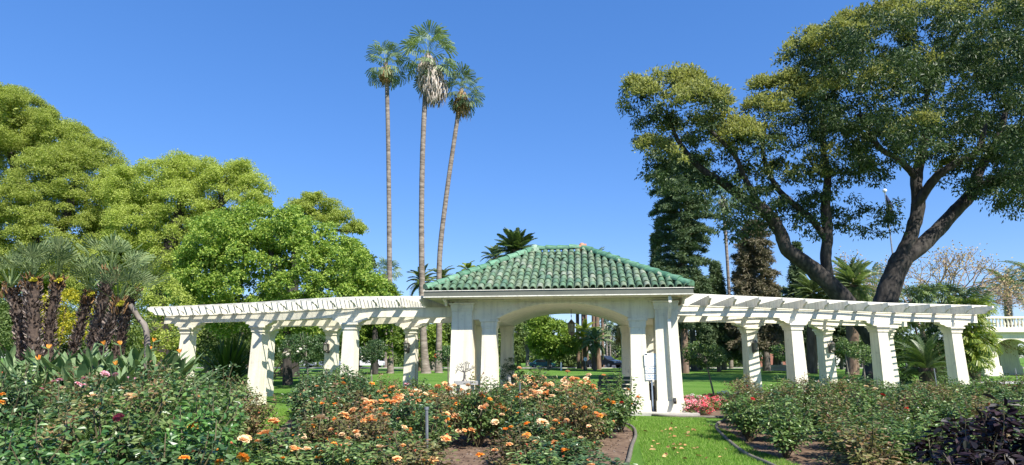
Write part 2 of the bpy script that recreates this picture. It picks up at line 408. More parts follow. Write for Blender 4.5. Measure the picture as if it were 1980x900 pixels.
# leaves: template rows are (along, across, lift)
T_QUAD = (np.array([(0, 0, 0), (.5, -.5, .10), (1, 0, 0), (.5, .5, .10)]), np.array([[0, 1, 2, 3]]))
T_LEAF = (np.array([(0, 0, 0), (.3, -.46, .10), (.7, -.38, .08), (1, 0, -.10), (.7, .38, .08), (.3, .46, .10)]), np.array([[0, 1, 2, 3], [0, 3, 4, 5]]))
T_STRIP = (np.array([(0, -.5, 0), (.4, -.5, .1), (.75, -.4, .02), (1, 0, -.18), (.75, .4, .02), (.4, .5, .1), (0, .5, 0)]), np.array([[0, 1, 5, 6], [1, 2, 4, 5]]))
def leaves(g, pos, d, nrm, L, W, tpl=T_QUAD):
    N = len(pos); d = unit(d); s_ = unit(np.cross(nrm, d)); u = np.cross(d, s_)
    T, F = tpl; L = np.broadcast_to(np.asarray(L, float), (N,)); W = np.broadcast_to(np.asarray(W, float), (N,))
    V = (pos[:, None, :] + T[None, :, 0, None] * (d * L[:, None])[:, None, :] + T[None, :, 1, None] * (s_ * W[:, None])[:, None, :]
         + T[None, :, 2, None] * (u * L[:, None])[:, None, :])
    k = len(T); off = (np.arange(N) * k)[:, None, None]
    g.add(V.reshape(-1, 3), (F[None] + off).reshape(-1, F.shape[1]))
    if tpl is T_STRIP: g.add(V[:, 2:5].reshape(-1, 3), (np.array([[0, 1, 2]])[None] + (np.arange(N) * 3)[:, None, None]).reshape(-1, 3))
def sphere_dirs(n): return unit(rng.normal(size=(n, 3)))
def puffs(g, cen, r, per, L, wr=.5, droop=0.0, flat=.85, shell=(.55, 1.08), up=.35, tpl=T_QUAD):
    """Clumps of leaves: PER leaves on the upper skin of each sphere."""
    cen = np.asarray(cen, float); r = np.broadcast_to(np.asarray(r, float), (len(cen),)); n = len(cen) * per
    c = np.repeat(cen, per, 0); rr = np.repeat(r, per)
    dr = sphere_dirs(n); dr[:, 2] = np.where(dr[:, 2] < -.35, -dr[:, 2], dr[:, 2])
    p = c + dr * (rr * rng.uniform(*shell, n))[:, None] * np.array([1, 1, flat])
    nr = unit(dr * .55 + rng.normal(size=(n, 3)) * .5 + np.array([0, 0, up]))
    d = unit(np.cross(nr, sphere_dirs(n)) + dr * .3 + np.array([0, 0, -droop]))
    leaves(g, p, d, nr, L * rng.uniform(.7, 1.3, n), L * wr * rng.uniform(.8, 1.2, n), tpl)
def crown_puffs(blobs, density, pr, inner=.0):
    """Clump centres on the skin of blobs [(x, y, z, r)], leaving out those buried inside a neighbour."""
    out = []; B = np.array(blobs)
    for k, (x, y, z, r) in enumerate(B):
        n = max(4, int(density * 4 * math.pi * r * r))
        d = sphere_dirs(n)
        p = np.array([x, y, z]) + d * r * rng.uniform(.78, 1.02, n)[:, None]
        keep = np.ones(n, bool)
        for j in range(len(B)):
            if j != k: keep &= np.linalg.norm(p - B[j, :3], axis=1) > B[j, 3] * .72
        out.append(p[keep])
    p = np.concatenate(out)
    return p, pr * rng.uniform(.7, 1.3, len(p))
def pxblobs(lst, Y, depth=.5):
    """[(px, py, radius px)] round the distance Y -> [(x, y, z, r)]; depth: jitter in radii."""
    out = []
    for px, py, rp in lst:
        P = at(px, py, Y); r = rp / ppm(P); dy = rng.uniform(-depth, depth) * r
        P = at(px, py, Y + dy); out.append((*P, r))
    return out
def pxpath(lst, Y):                       # [(px, py, radius px)] -> points, radii
    P = [at(a, b, Y + (e[0] if e else 0)) for a, b, _, *e in lst]
    return np.array(P), np.array([q[2] / ppm(p) for q, p in zip(lst, P)])
def limb(g, lst, Y, n=9, wob=.1, m=5):
    P, r = pxpath(lst, Y); Q = smooth_path(np.column_stack([P, r]), m)
    tube(g, Q[:, :3], np.maximum(Q[:, 3], .01), n, True, wob)
# ------------------------------------------------------------------ the ground
g = G(); g.add([(-600, -40, 0), (600, -40, 0), (600, 1500, 0), (-600, 1500, 0)], [(0, 1, 2, 3)])
struct(g, 'lawn', M['lawn'])
def ground_poly(name, pxs, z, mat): return sheet(name, [gp(*p)[:2] for p in pxs], z, mat)
sheet('road', [(-160, 86), (160, 86), (160, 97), (-160, 97)], .004, M['asphalt'])
sheet('avenue', [(12, 97), (21, 97), (60, 420), (40, 420)], .008, M['asphalt'])
g = G(); box(g, (0, 85.7, .05), (320, .35, .12)); struct(g, 'kerb', M['concrete'])
# the walk by the arcade and the narrow walk behind the rose bed
wp = [at(1830, 740, 38), at(1905, 738, 39)]
sheet('path', [(27.5, 37.6), (80, 33.6), (80, 39.5), (27.5, 41.0)], .004, M['path'])
sheet('garden_path', [(12.3, 26.0), (18.0, 25.4), (40, 22.5), (40, 25.2), (18, 27.9), (12.3, 27.8)], .004, M['path'])
centre_bed = [gp(*p)[:2] for p in [(1190, 930), (1213, 900), (1222, 865), (1229, 845), (1224, 830), (1205, 822), (1150, 812)]] + [(1.2, 16.6), (-3.0, 17.6), (-6.0, 19.2), (-4.6, 13.0), (-3.7, 10.2), (-3.2, 8.2), (-2.6, 6.6), (1.4, 6.6)]
sheet('centre_soil_bed', centre_bed, .006, M['soil'])
left_bed = [(-1.5, 3.0), (-2.6, 6.6), (-3.2, 8.2), (-3.7, 10.2), (-4.5, 12.6), (-6.2, 15.5), (-7.5, 19.6), (-12.2, 22.0), (-24, 22), (-24, 3)]
sheet('side_soil_bed', left_bed, .010, M['soil'])
right_bed = [gp(*p)[:2] for p in [(1545, 930), (1488, 902), (1440, 880), (1405, 852), (1386, 830), (1394, 818), (1430, 806)]] + [(8.2, 19.2), (14.0, 20.6), (19.5, 22.2), (32, 21.0), (28, 5), (5.5, 5)]
sheet('rose_soil_bed', right_bed, .006, M['soil'])
foot_bed = [(4.5, 16.6), (7.4, 16.75), (8.0, 17.6), (8.2, 19.0), (5.2, 19.2), (4.3, 17.4)]
sheet('foot_soil_bed', foot_bed, .008, M['soil'])
def edging(pts, label):
    P = smooth_path([(x, y, .03) for x, y in pts], 8); g = G(); tube(g, P, .035, 8)
    single(g, 'bed_edging', M['edging'], label, 'bed edging', P[0], smooth=True)
edging(centre_bed[0:7], 'brown curved edging strip along the tip of the apricot rose bed')
edging(right_bed[0:7], 'dark curved edging strip along the bed of green roses')
edging([(4.0, 17.2), (4.45, 16.62), (5.6, 16.55), (7.3, 16.7)], 'thin edging strip around the soil at the foot of the pavilion')

# ------------------------------------------------------------------ the pavilion
TH = rad(7.5); PU = np.array([math.cos(TH), -math.sin(TH), 0]); PW = np.array([math.sin(TH), math.cos(TH), 0]); PC = np.array([1.77, 18.26, 0])
def pv(u, w, z): return PC + PU * u + PW * w + np.array([0, 0, z])
PYAW = -TH
D = 4.2                                   # depth between the column rows
pav = thing('garden_pavilion', 'cream open pavilion with arches under a green tiled hip roof', 'pavilion', PC)
def pbox(g, u, w, z, su, sw, sz): box(g, pv(u, w, z), (su, sw, sz), PYAW)
g = G(); pbox(g, 0, D / 2, .035, 7.2, D + 1.6, .07); g.build('floor_slab', M['concrete'], pav)
OU, IU = 2.92, 2.13
for w_ in (0, D):
    for s_ in (-1, 1):
        g = G(); c = pv(s_ * OU, w_, 0)
        frustum(g, c, .07, .36, .385, .375, PYAW); frustum(g, c, .36, 2.86, .35, .30, PYAW)
        col = g.build('column', M['white'], pav)
        g = G(); frustum(g, c, 2.862, 2.93, .325, .325, PYAW); frustum(g, c, 2.932, 3.05, .335, .345, PYAW); frustum(g, c, 3.052, 3.10, .375, .375, PYAW)
        g.build('capital', M['white'], col)
        g = G(); c = pv(s_ * IU, w_, 0)
        frustum(g, c, .07, .36, .275, .27, PYAW); frustum(g, c, .36, 2.36, .245, .205, PYAW)
        col = g.build('column', M['white'], pav)
        g = G(); frustum(g, c, 2.362, 2.42, .225, .225, PYAW); frustum(g, c, 2.422, 2.55, .235, .24, PYAW); frustum(g, c, 2.552, 2.618, .275, .275, PYAW)
        g.build('capital', M['white'], col)
# arched body: one vault from front to back
g = G(); AU, Z0, ZC, ZT, HW = 1.92, 2.62, 3.07, 3.198, 3.19
a = np.linspace(-1, 1, 33); au = a * AU; az = Z0 + (ZC - Z0) * (1 - np.abs(a) ** 2.4)
for w_, fl in ((-.16, 1), (D + .16, -1)):
    def q(*P): g.add([pv(*p) for p in P], [tuple(range(len(P)))[::fl]])
    for i in range(32): q((au[i], w_, az[i]), (au[i + 1], w_, az[i + 1]), (au[i + 1], w_, ZT), (au[i], w_, ZT))
    for s_ in (-1, 1):
        P = [(s_ * AU, w_, Z0), (s_ * HW, w_, Z0), (s_ * HW, w_, ZT), (s_ * AU, w_, ZT)]; q(*(P if s_ > 0 else P[::-1]))
for i in range(32): g.add([pv(au[i], -.16, az[i]), pv(au[i], D + .16, az[i]), pv(au[i + 1], D + .16, az[i + 1]), pv(au[i + 1], -.16, az[i + 1])], [(0, 1, 2, 3)])
for s_ in (-1, 1):
    g.add([pv(s_ * AU, -.16, Z0), pv(s_ * AU, D + .16, Z0), pv(s_ * HW, D + .16, Z0), pv(s_ * HW, -.16, Z0)], [(0, 1, 2, 3)])
    g.add([pv(s_ * HW, -.16, Z0), pv(s_ * HW, D + .16, Z0), pv(s_ * HW, D + .16, ZT), pv(s_ * HW, -.16, ZT)], [(0, 1, 2, 3)])
body = g.build('arched_wall', M['white'], pav)
for w_ in (-.19, D + .19):                 # raised moulding round each arch
    g = G()
    for i in range(32):
        p, q_ = (au[i], az[i]), (au[i + 1], az[i + 1])
        bar(g, pv(p[0] * 1.005, w_ * 1.0, p[1] + .03), pv(q_[0] * 1.005, w_, q_[1] + .03), .055, .055, up=PW)
    g.build('arch_moulding', M['white'], body)
EU, EW, UO = 3.76, .86, -.16
g = G(); pbox(g, UO, D / 2, 3.222, 2 * EU - .1, D + 2 * EW - .1, .04); g.build('soffit', M['white'], pav)
g = G(); pbox(g, 0, D / 2, 3.17, 6.62, D + .50, .05); g.build('cornice', M['white'], pav)
gt = G(); lip = G()
for (u, w, su, sw) in ((0, -EW, 2 * EU, .13), (0, D + EW, 2 * EU, .13), (-EU + .065, D / 2, .13, D + 2 * EW - .135), (EU - .065, D / 2, .13, D + 2 * EW - .135)):
    pbox(gt, u + UO, w, 3.315, su, sw, .15)
    pbox(lip, u + UO, w, 3.226, su + .03, sw + .03, .026); pbox(lip, u + UO, w, 3.400, su + .05, sw + .05, .018)
go = gt.build('gutter', M['gutter'], pav); lip.build('gutter_lip', M['white_wood'], go)
# roof
RZ0, RZ1, RE = 3.42, 4.98, 3.70
HD = D / 2 + EW - .04
def slope(g, gd, org, eu, ew, half, run):
    """Barrel tiles on one slope: eave centre ORG, eave direction EU, inward EW, eave half width, horizontal run to the ridge."""
    L = math.hypot(run, RZ1 - RZ0); et = unit(ew * run + np.array([0, 0, RZ1 - RZ0])); en = np.cross(eu, et)
    top = max(half - run, 0)
    gd.add([org - eu * half, org + eu * half, org + eu * top + et * L, org - eu * top + et * L], [(0, 1, 2, 3)])
    nc = 11; ex = L / nc; sp_ = .212; nu = int(half / sp_) + 1
    ang = np.linspace(0, np.pi, 8)
    for c in range(nc):
        for k in range(-nu, nu + 1):
            u = k * sp_; tm = (c + .45) * ex
            if abs(u) > half - (half - top) * tm / L + .07: continue
            j = rng.normal(0, 1, 4)
            b = org + eu * (u + j[0] * .008) + et * (c * ex - .05 + j[1] * .012) + en * (.035 + .006 * j[2])
            e = b + et * (ex + .07) - en * .012 + eu * j[3] * .006
            r1, r2 = .096, .079
            def arc(o, r): return o + np.outer(np.cos(ang) * r, eu) + np.outer(np.sin(ang) * r, en)
            V = np.vstack([arc(b, r1), arc(e, r2), arc(b, r1 - .02), arc(b + et * .1, r1 - .022)]); i = np.arange(7)
            F = np.concatenate([np.stack([i, i + 1, 8 + i + 1, 8 + i], 1), np.stack([16 + i, 16 + i + 1, i + 1, i], 1), np.stack([24 + i, 24 + i + 1, 16 + i + 1, 16 + i], 1)])
            g.add(V, F)
roof = G(); deck = G()
slope(roof, deck, pv(UO, -EW + .04, RZ0), PU, PW, RE, HD)
slope(roof, deck, pv(UO, D + EW - .04, RZ0), -PU, -PW, RE, HD)
slope(roof, deck, pv(RE + UO, D / 2, RZ0), PW, -PU, HD, HD)
slope(roof, deck, pv(-RE + UO, D / 2, RZ0), -PW, PU, HD, HD)
ro = roof.build('tiled_roof', M['tile'], pav); deck.build('pan_tiles', M['tile_dark'], ro)
hip = G()
def caps(a, b, r=.135):
    a, b = np.asarray(a), np.asarray(b); L = np.linalg.norm(b - a); d = (b - a) / L; s_ = unit(np.cross(d, (0, 0, 1))); n_ = np.cross(s_, d)
    k = max(1, round(L / .40)); st = L / k; ang = np.linspace(-.15, np.pi + .15, 10)
    for i in range(k):
        p = a + d * (i * st - .03) + n_ * (.05 + rng.normal(0, .006)); q_ = a + d * ((i + 1) * st + .03) + n_ * .03
        V = np.vstack([p + np.outer(np.cos(ang) * r, s_) + np.outer(np.sin(ang) * r, n_), q_ + np.outer(np.cos(ang) * r * .84, s_) + np.outer(np.sin(ang) * r * .84, n_)])
        j = np.arange(9); hip.add(V, np.stack([j, j + 1, 10 + j + 1, 10 + j], 1)); hip.add(V[:10], [tuple(range(10))])
RH = RE - HD
for su, w0, w1 in ((-1, -EW + .04, D / 2), (1, -EW + .04, D / 2), (-1, D + EW - .04, D / 2), (1, D + EW - .04, D / 2)):
    caps(pv(su * RE + UO, w0, RZ0 + .03), pv(su * RH + UO, w1, RZ1 + .06))
caps(pv(-RH + UO, D / 2, RZ1 + .05), pv(RH + UO, D / 2, RZ1 + .05))
hip.build('ridge_tiles', M['tile_hip'], ro)
g = G(); ball(g, pv(-RH + UO, D / 2, RZ1 + .12), .15, 10, 6, .9); box(g, pv(-RH - .05 + UO, D / 2 - .06, RZ1 + .06), (.34, .26, .14), PYAW + .2); g.build('mortar_cap', M['mortar'], ro)
g = G(); ball(g, pv(RH + UO, D / 2, RZ1 + .18), .10, 10, 6, 1.0); caps_r = [pv(RH - .22 + UO, D / 2, RZ1 + .08), pv(RH + .16 + UO, D / 2, RZ1 + .12)]; tube(g, caps_r, [.11, .13], 10); g.build('terracotta_cap', M['terracotta'], ro)
# downspout at the front of the right hand column
g = G(); dsx = OU + .06
bar(g, pv(dsx, -.80, 3.20), pv(dsx, -.80, 3.02), .085, .07, up=PW); bar(g, pv(dsx, -.81, 3.04), pv(dsx, -.42, 2.62), .085, .07, up=PU)
bar(g, pv(dsx, -.405, 2.66), pv(dsx + .03, -.455, .42), .085, .07, up=PW)
ds = g.build('downspout', M['white_wood'], pav)
g = G(); bar(g, pv(dsx + .03, -.455, .425), pv(dsx + .03, -.56, .33), .09, .075, up=PU); g.build('spout_outlet', M['black'], ds)

# hanging lantern under the vault
def lantern_parts(t, c, s, chain=0.0):
    g = G()
    lathe(g, c, [(.02 * s, .56 * s), (.05 * s, .52 * s), (.13 * s, .42 * s), (.165 * s, .40 * s), (.165 * s, .385 * s)], 8)
    g.build('lantern_roof', M['bronze'], t)
    g = G()
    for k in range(6):
        a_ = k * math.pi / 3; d_ = np.array([math.cos(a_), math.sin(a_), 0])
        tube(g, [c + d_ * .14 * s + np.array([0, 0, .39 * s]), c + d_ * .115 * s + np.array([0, 0, .02 * s])], .011 * s, 6)
    lathe(g, c, [(.125 * s, .05 * s), (.135 * s, .02 * s), (.09 * s, -.03 * s), (.03 * s, -.08 * s), (.012 * s, -.13 * s)], 8)
    g.build('cage', M['bronze'], t)
    g = G(); lathe(g, c, [(.10 * s, .055 * s), (.125 * s, .38 * s)], 6); g.build('lantern_glass', M['glass'], t)
    if chain:
        g = G(); n_ = int(chain / .06)
        for k in range(n_):
            z = c[2] + .56 * s + k * chain / n_; box(g, c * np.array([1, 1, 0]) + np.array([0, 0, z + chain / n_ / 2]), (.022 if k % 2 else .008, .008 if k % 2 else .022, chain / n_ * 1.1))
        g.build('chain', M['iron'], t)
lc = pv(.22, D / 2, 2.28)
lt = thing('hanging_lantern', 'dark iron lantern hanging on a chain under the pavilion vault', 'lantern', lc)
lantern_parts(lt, lc, .82, ZC - lc[2] - .44)

# ------------------------------------------------------------------ the two curved pergolas
def sweep(g, P, w, h):                    # rectangular section along a level polyline (centre line P)
    P = np.asarray(P, float); T = np.gradient(P, axis=0); T[:, 2] = 0; T = unit(T); N = np.stack([-T[:, 1], T[:, 0], 0 * T[:, 0]], 1)
    up = np.array([0, 0, h / 2]); k = len(P)
    V = np.stack([P - N * w / 2 - up, P + N * w / 2 - up, P + N * w / 2 + up, P - N * w / 2 + up], 1).reshape(-1, 3)
    i = np.arange(k - 1) * 4; F = np.concatenate([np.stack([i + a_, i + b_, i + 4 + b_, i + 4 + a_], 1) for a_, b_ in ((0, 1), (1, 2), (2, 3), (3, 0))])
    g.add(V, F); g.add(V[:4], [(3, 2, 1, 0)]); g.add(V[-4:], [(0, 1, 2, 3)])
def pergola(side, fcols, bcols, fstart, bstart, fend, bend, n_raf, label):
    F = smooth_path([fstart, *fcols, fend], 12); B = smooth_path([bstart, *bcols, bend], 12)
    t = thing('pergola', label, 'pergola', (*fcols[1], 0))
    def at_t(Pth, q):                      # point at arc fraction q
        s_ = np.concatenate([[0], np.cumsum(np.linalg.norm(np.diff(Pth, axis=0), axis=1))]); s_ /= s_[-1]
        return np.array([np.interp(q, s_, Pth[:, 0]), np.interp(q, s_, Pth[:, 1])])
    for row, cols in ((F, fcols), (B, bcols)):
        for c in cols:
            i = np.argmin(np.linalg.norm(row - np.asarray(c), axis=1)); i0, i1 = max(i - 1, 0), min(i + 1, len(row) - 1)
            d = row[i1] - row[i0]; d = d if d[0] > 0 else -d; yaw = math.atan2(d[1], d[0]); byaw = yaw; yaw *= .5
            g = G(); frustum(g, c, 0, .40, .25, .24, yaw); frustum(g, c, .402, 2.36, .218, .185, yaw)
            co = g.build('column', M['white'], t)
            g = G(); frustum(g, c, 2.362, 2.42, .215, .215, yaw); frustum(g, c, 2.422, 2.50, .22, .245, yaw); frustum(g, c, 2.502, 2.56, .275, .275, yaw)
            g.build('capital', M['white'], co)
            g = G(); R = rotz(byaw)          # corbel: a block with scooped ends carrying the beam
            prof = [(-.62, 2.72), (-.62, 2.655), (-.55, 2.63), (-.46, 2.625), (-.40, 2.58), (-.33, 2.562), (.33, 2.562), (.40, 2.58), (.46, 2.625), (.55, 2.63), (.62, 2.655), (.62, 2.72)]
            k = len(prof); V = np.array([(x, y, z) for y in (-.12, .12) for x, z in prof]) @ R.T + np.array([c[0], c[1], 0])
            g.add(V, [tuple(range(k)), tuple(range(2 * k - 1, k - 1, -1))] + [(j, k + j, k + (j + 1) % k, (j + 1) % k) for j in range(k)])
            g.build('corbel', M['white'], co)
    def drop(P, z): return np.column_stack([P, np.full(len(P), z)])
    for row in (F, B):
        g = G(); sweep(g, drop(row, 2.852), .16, .262); sweep(g, drop(row, 2.997), .20, .026)
        g.build('beam', M['white'], t)
    Zr, Hr = 3.012, .25
    for k in range(n_raf):
        q = (k + .25) / (n_raf - .6); f, b = at_t(F, q), at_t(B, q); d = unit(b - f); n_ = np.array([-d[1], d[0]])
        a0, b0 = f - d * .80, b + d * .62; L = np.linalg.norm(b0 - a0)
        prof = [(0, Zr + Hr), (0, Zr + .17), (.05, Zr + .12), (.16, Zr + .10), (.24, Zr + .05), (.28, Zr), (L - .28, Zr), (L - .24, Zr + .05), (L - .16, Zr + .10), (L - .05, Zr + .12), (L, Zr + .17), (L, Zr + Hr)]
        m_ = len(prof); wd = .062
        V = [(*(a0 + d * x + n_ * y), z) for y in (-wd / 2, wd / 2) for x, z in prof]; g = G()
        g.add(V, [tuple(range(m_)), tuple(range(2 * m_ - 1, m_ - 1, -1))] + [(j, m_ + j, m_ + (j + 1) % m_, (j + 1) % m_) for j in range(m_)])
        g.build('rafter', M['white_wood'], t)
    nl = 18
    for k in range(nl):
        e = -.17 + k / (nl - 1) * 1.29; qs = np.linspace(0, 1, 40)
        P = np.array([at_t(F, q) * (1 - e) + at_t(B, q) * e for q in qs]); g = G()
        sweep(g, drop(P, Zr + Hr + .022), .042, .034)
        g.build('lath', M['white_wood'], t)
    return t
LF = [(-4.6, 19.2), (-8.1, 21.1), (-11.2, 22.5)]; LB = [(-3.2, 22.4), (-6.5, 24.2), (-9.45, 25.5)]
RF = [(9.05, 19.5), (12.6, 21.0), (15.7, 21.9)]; RB = [(8.7, 22.1), (12.1, 23.6), (15.0, 24.6)]
pl = pv(-OU - .30, .15, 0); plb = pv(-OU - .30, D - .4, 0); pr_ = pv(OU + .30, .15, 0); prb = pv(OU + .30, D - .4, 0)
pergola(-1, LF, LB, pl[:2], plb[:2], (-12.25, 22.85), (-10.35, 25.95), 18, 'white curved pergola joining the pavilion beside the palm clump')
pergola(1, RF, RB, pr_[:2], prb[:2], (16.8, 22.2), (16.1, 25.0), 15, 'white curved pergola running from the pavilion past the big dark tree')
def wall_lantern(c2, yaw, label, z=1.75):
    d = np.array([math.sin(yaw), -math.cos(yaw), 0]); base = np.array([*c2, z]) + d * .208
    t = thing('wall_lantern', label, 'lantern', base, 'lanterns on the pergola columns')
    g = G(); box(g, base + d * .012 + np.array([0, 0, .1]), (.10, .022, .34), yaw)
    tube(g, smooth_path([base + np.array([0, 0, .0]), base + d * .10 + np.array([0, 0, -.05]), base + d * .17 + np.array([0, 0, .06])], 6), .012, 6)
    tube(g, smooth_path([base + np.array([0, 0, .24]), base + d * .09 + np.array([0, 0, .42]), base + d * .15 + np.array([0, 0, .46])], 6), .010, 6)
    g.build('bracket', M['bronze'], t)
    lantern_parts(t, base + d * .17 + np.array([0, 0, .02]), .62)
wall_lantern(RB[0], .12, 'small iron lantern on the back column nearest the pavilion, right pergola')
wall_lantern(RB[1], .25, 'small iron lantern on the middle back column of the right pergola')
wall_lantern(LB[0], -.40, 'small iron lantern on the back column nearest the pavilion, left pergola')
wall_lantern(LB[1], -.45, 'small iron lantern on the middle back column of the left pergola')

# ------------------------------------------------------------------ furniture in and round the pavilion
def bench(name, label, c, yaw, L, mat):
    t = thing(name, label, 'bench', c); R = rotz(yaw); c = np.asarray(c, float)
    def P(x, y, z): return c + R @ np.array([x, y, z])
    g = G()
    for y in (.02, .13, .24, .35): box(g, P(0, y - .22, .43), (L, .09, .035), yaw)
    g.build('seat', mat, t)
    g = G()
    for k, z in enumerate((.55, .68, .81)): box(g, P(0, .21 + .05 * k, z), (L, .03, .10), yaw)
    g.build('backrest', mat, t)
    for s_ in (-1, 1):
        x = s_ * (L / 2 - .06); g = G()
        bar(g, P(x, -.24, 0), P(x, -.22, .62), .07, .07, up=R @ np.array([0, 1, 0])); bar(g, P(x, .22, 0), P(x, .30, .90), .07, .07, up=R @ np.array([0, 1, 0]))
        bar(g, P(x, -.24, .39), P(x, .24, .39), .06, .05); bar(g, P(x, -.30, .64), P(x, .28, .64), .09, .035)
        g.build('end_frame', mat, t)
bench('park_bench', 'dark green slatted park bench inside the right side of the pavilion', pv(1.78, 2.6, .07), PYAW + math.pi + .08, 1.55, M['bench_green'])
bench('garden_bench', 'weathered grey wooden bench seen end on beside the inner left column', pv(-1.42, 1.35, .07), PYAW + math.pi / 2 + .12, 1.4, M['bench_grey'])
# sign post with three plates
sb = np.array([*gp(1263, 801)[:2], 0]); s_t = thing('park_sign', 'blue grey post with three white plates before the right columns', 'sign', sb)
g = G(); bar(g, sb, sb + (0, 0, 1.66), .05, .035, up=(1, 0, 0)); g.build('post', M['sign_blue'], s_t)
for z, w_, h_, lines in ((1.47, .37, .34, None), (1.195, .34, .17, ('The Rose', 'Park Terrace')), (1.0, .34, .17, ('Page Road', 'Rose Island'))):
    c = sb + np.array([0, -.045, z]); g = G(); box(g, c, (w_, .012, h_), -.05); pl_ = g.build('sign_plate', M['sign_white'], s_t)
    if lines is None:
        g = G(); box(g, c + np.array([-.135, -.010, .145]), (.07, .006, .022), -.05 + .0); g.build('mark', M['black'], pl_)
    else:
        for k, tx in enumerate(lines):
            cu = bpy.data.curves.new('lettering', 'FONT'); cu.body = tx; cu.size = .062; cu.align_x = 'CENTER'; cu.align_y = 'CENTER'; cu.extrude = .001; cu.shear = .2
            tmp = bpy.data.objects.new('lettering_outline', cu); me = bpy.data.meshes.new_from_object(tmp); bpy.data.objects.remove(tmp)
            me.materials.clear(); me.materials.append(M['ink'])
            to = bpy.data.objects.new('lettering', me); C.objects.link(to); to.parent = pl_
            to.location = tuple(c - sb + np.array([0, -.010, .034 - .068 * k])); to.rotation_euler = (math.pi / 2, 0, -.05)
# planters with dark shrubs at the back of the pavilion, filled later
def planter(c, label, h=.62, r=.30):
    g = G(); c = np.asarray(c, float); lathe(g, c, [(r * .72, 0), (r * .95, h * .86), (r * 1.05, h * .88), (r * 1.05, h), (r * .92, h), (r * .88, h - .06)], 20)
    single(g, 'planter', M['planter'], label, 'planter', c, smooth=False)
planter(pv(2.48, .55, .07), 'taupe tapered planter between the two columns behind the sign')
planter(pv(-1.85, D - .9, .07), 'planter with a dark shrub at the back left of the pavilion', .5, .34)
# little metal tree on its stand
mt = at(898, 735, 17.1); mt[2] = 0; TZ = at(898, 737, 17.1)[2]
t = thing('memorial_stand', 'narrow grey stand in front of the left pavilion column', 'stand', mt)
g = G(); box(g, mt + np.array([.04, 0, TZ - .05]), (.62, .42, .09), .1); g.build('table_top', M['bench_grey'], t)
for dx in (-.17, .22):
    g = G(); box(g, mt + np.array([dx, 0, (TZ - .095) / 2]), (.09, .09, TZ - .095), .1); g.build('leg', M['white'], t)
tb = mt + np.array([0, 0, TZ - .005]); t = thing('tree_sculpture', 'small metal sculpture of a bare branching tree on the grey stand', 'sculpture', tb)
g = G(); tube(g, [tb, tb + (0, 0, .06), tb + (0, 0, .24)], [.075, .035, .022], 8); g.build('trunk', M['bronze'], t)
g = G(); rs = np.random.default_rng(3)
def br(p, d, L, r, n_):
    q_ = p + d * L; tube(g, [p, (p + q_) / 2 + rs.normal(0, .01, 3), q_], [r, r * .8, r * .6], 5)
    if n_:
        for _ in range(3): br(q_, unit(d + rs.normal(0, .62, 3) * np.array([1, .5, 1]) + np.array([0, 0, .05])), L * .66, r * .62, n_ - 1)
for a_ in (-1.15, -.7, -.2, .25, .7, 1.2): br(tb + np.array([0, 0, .23]), np.array([math.sin(a_), rs.normal(0, .2), math.cos(a_) * .8 + .1]), .15, .014, 2)
g.build('branches', M['bronze'], t)
# garden stakes
for (px, pt, pb, Y, r, lab) in ((825, 788, 905, 8.6, .021, 'dull grey metal stake standing among the near apricot roses'), (1005, 740, 812, 12.6, .017, 'thin grey stake beside the clustered peach roses before the arch'),
                                (1806, 713, 775, 19.4, .014, 'thin pale stake in front of the dark cycad'), (1963, 713, 768, 21.0, .014, 'thin pale stake in front of the far walk'), (1580, 736, 790, 17.6, .011, 'thin dark stake between two front columns of the right pergola')):
    p = at(px, pt, Y); g = G(); tube(g, [(p[0] + .03, p[1], 0), p], r, 8)
    if Y < 10: tube(g, [p - (0, 0, .03), p + (0, 0, .005)], r * 1.5, 8)
    single(g, 'garden_stake', M['stake'] if Y < 15 else M['steel'], lab, 'stake', (p[0], p[1], 0))
# ------------------------------------------------------------------ trees
def tree_root(name, label, cat, base, group=None):
    return thing(name, label, cat, (base[0], base[1], 0), group)
def root_limb(g, x, y, z1, r, n=10, top=None):  # a trunk with a flared foot
    t = (x, y, z1) if top is None else top
    P = np.array([[x, y, -.1], [x, y, .3], [x + (t[0] - x) * .3, y + (t[1] - y) * .3, z1 * .4], t])
    Q = smooth_path(np.column_stack([P, [r * 1.5, r * 1.15, r, r * .75]]), 5); tube(g, Q[:, :3], Q[:, 3], n, True, .06)

# the big dark tree at the right
BY = 38.0
tb = gp(1690, 742); BY = tb[1]
big = tree_root('spreading_tree', 'huge dark tree with yellow green tops and forking limbs behind the right pergola', 'tree', tb)
g = G()
limb(g, [(1690, 752, 30), (1692, 735, 24), (1697, 690, 21), (1700, 640, 21), (1712, 585, 21), (1728, 535, 19), (1745, 497, 18)], BY, 14, .08)
limb(g, [(1742, 500, 15), (1763, 450, 12), (1775, 400, 12), (1772, 345, 10), (1785, 280, 8), (1790, 200, 5), (1800, 120, 3)], BY, 10)
limb(g, [(1738, 510, 14), (1790, 468, 14), (1838, 418, 12, .5), (1880, 372, 11, 1), (1893, 330, 9, 1), (1925, 280, 7, 1), (1950, 200, 4, 1)], BY, 10)
limb(g, [(1885, 365, 8, 1), (1935, 345, 7, .5), (1990, 335, 5, 0), (2040, 300, 4, 0)], BY)
limb(g, [(1770, 400, 9), (1808, 345, 8, -1), (1842, 320, 7, -1.5), (1890, 290, 5, -2), (1910, 220, 4, -2)], BY)
limb(g, [(1772, 345, 7), (1740, 310, 6, -1), (1700, 285, 5, -2), (1660, 220, 4, -2)], BY)
limb(g, [(1693, 665, 15), (1655, 610, 17), (1610, 555, 17), (1560, 512, 15), (1522, 482, 13), (1508, 448, 12), (1482, 412, 12), (1440, 385, 10), (1395, 352, 8), (1350, 322, 6), (1310, 270, 4), (1290, 220, 3)], BY, 12)
limb(g, [(1602, 550, 11), (1597, 500, 10), (1600, 450, 10), (1596, 400, 9), (1600, 340, 7), (1590, 270, 5), (1600, 180, 3)], BY)
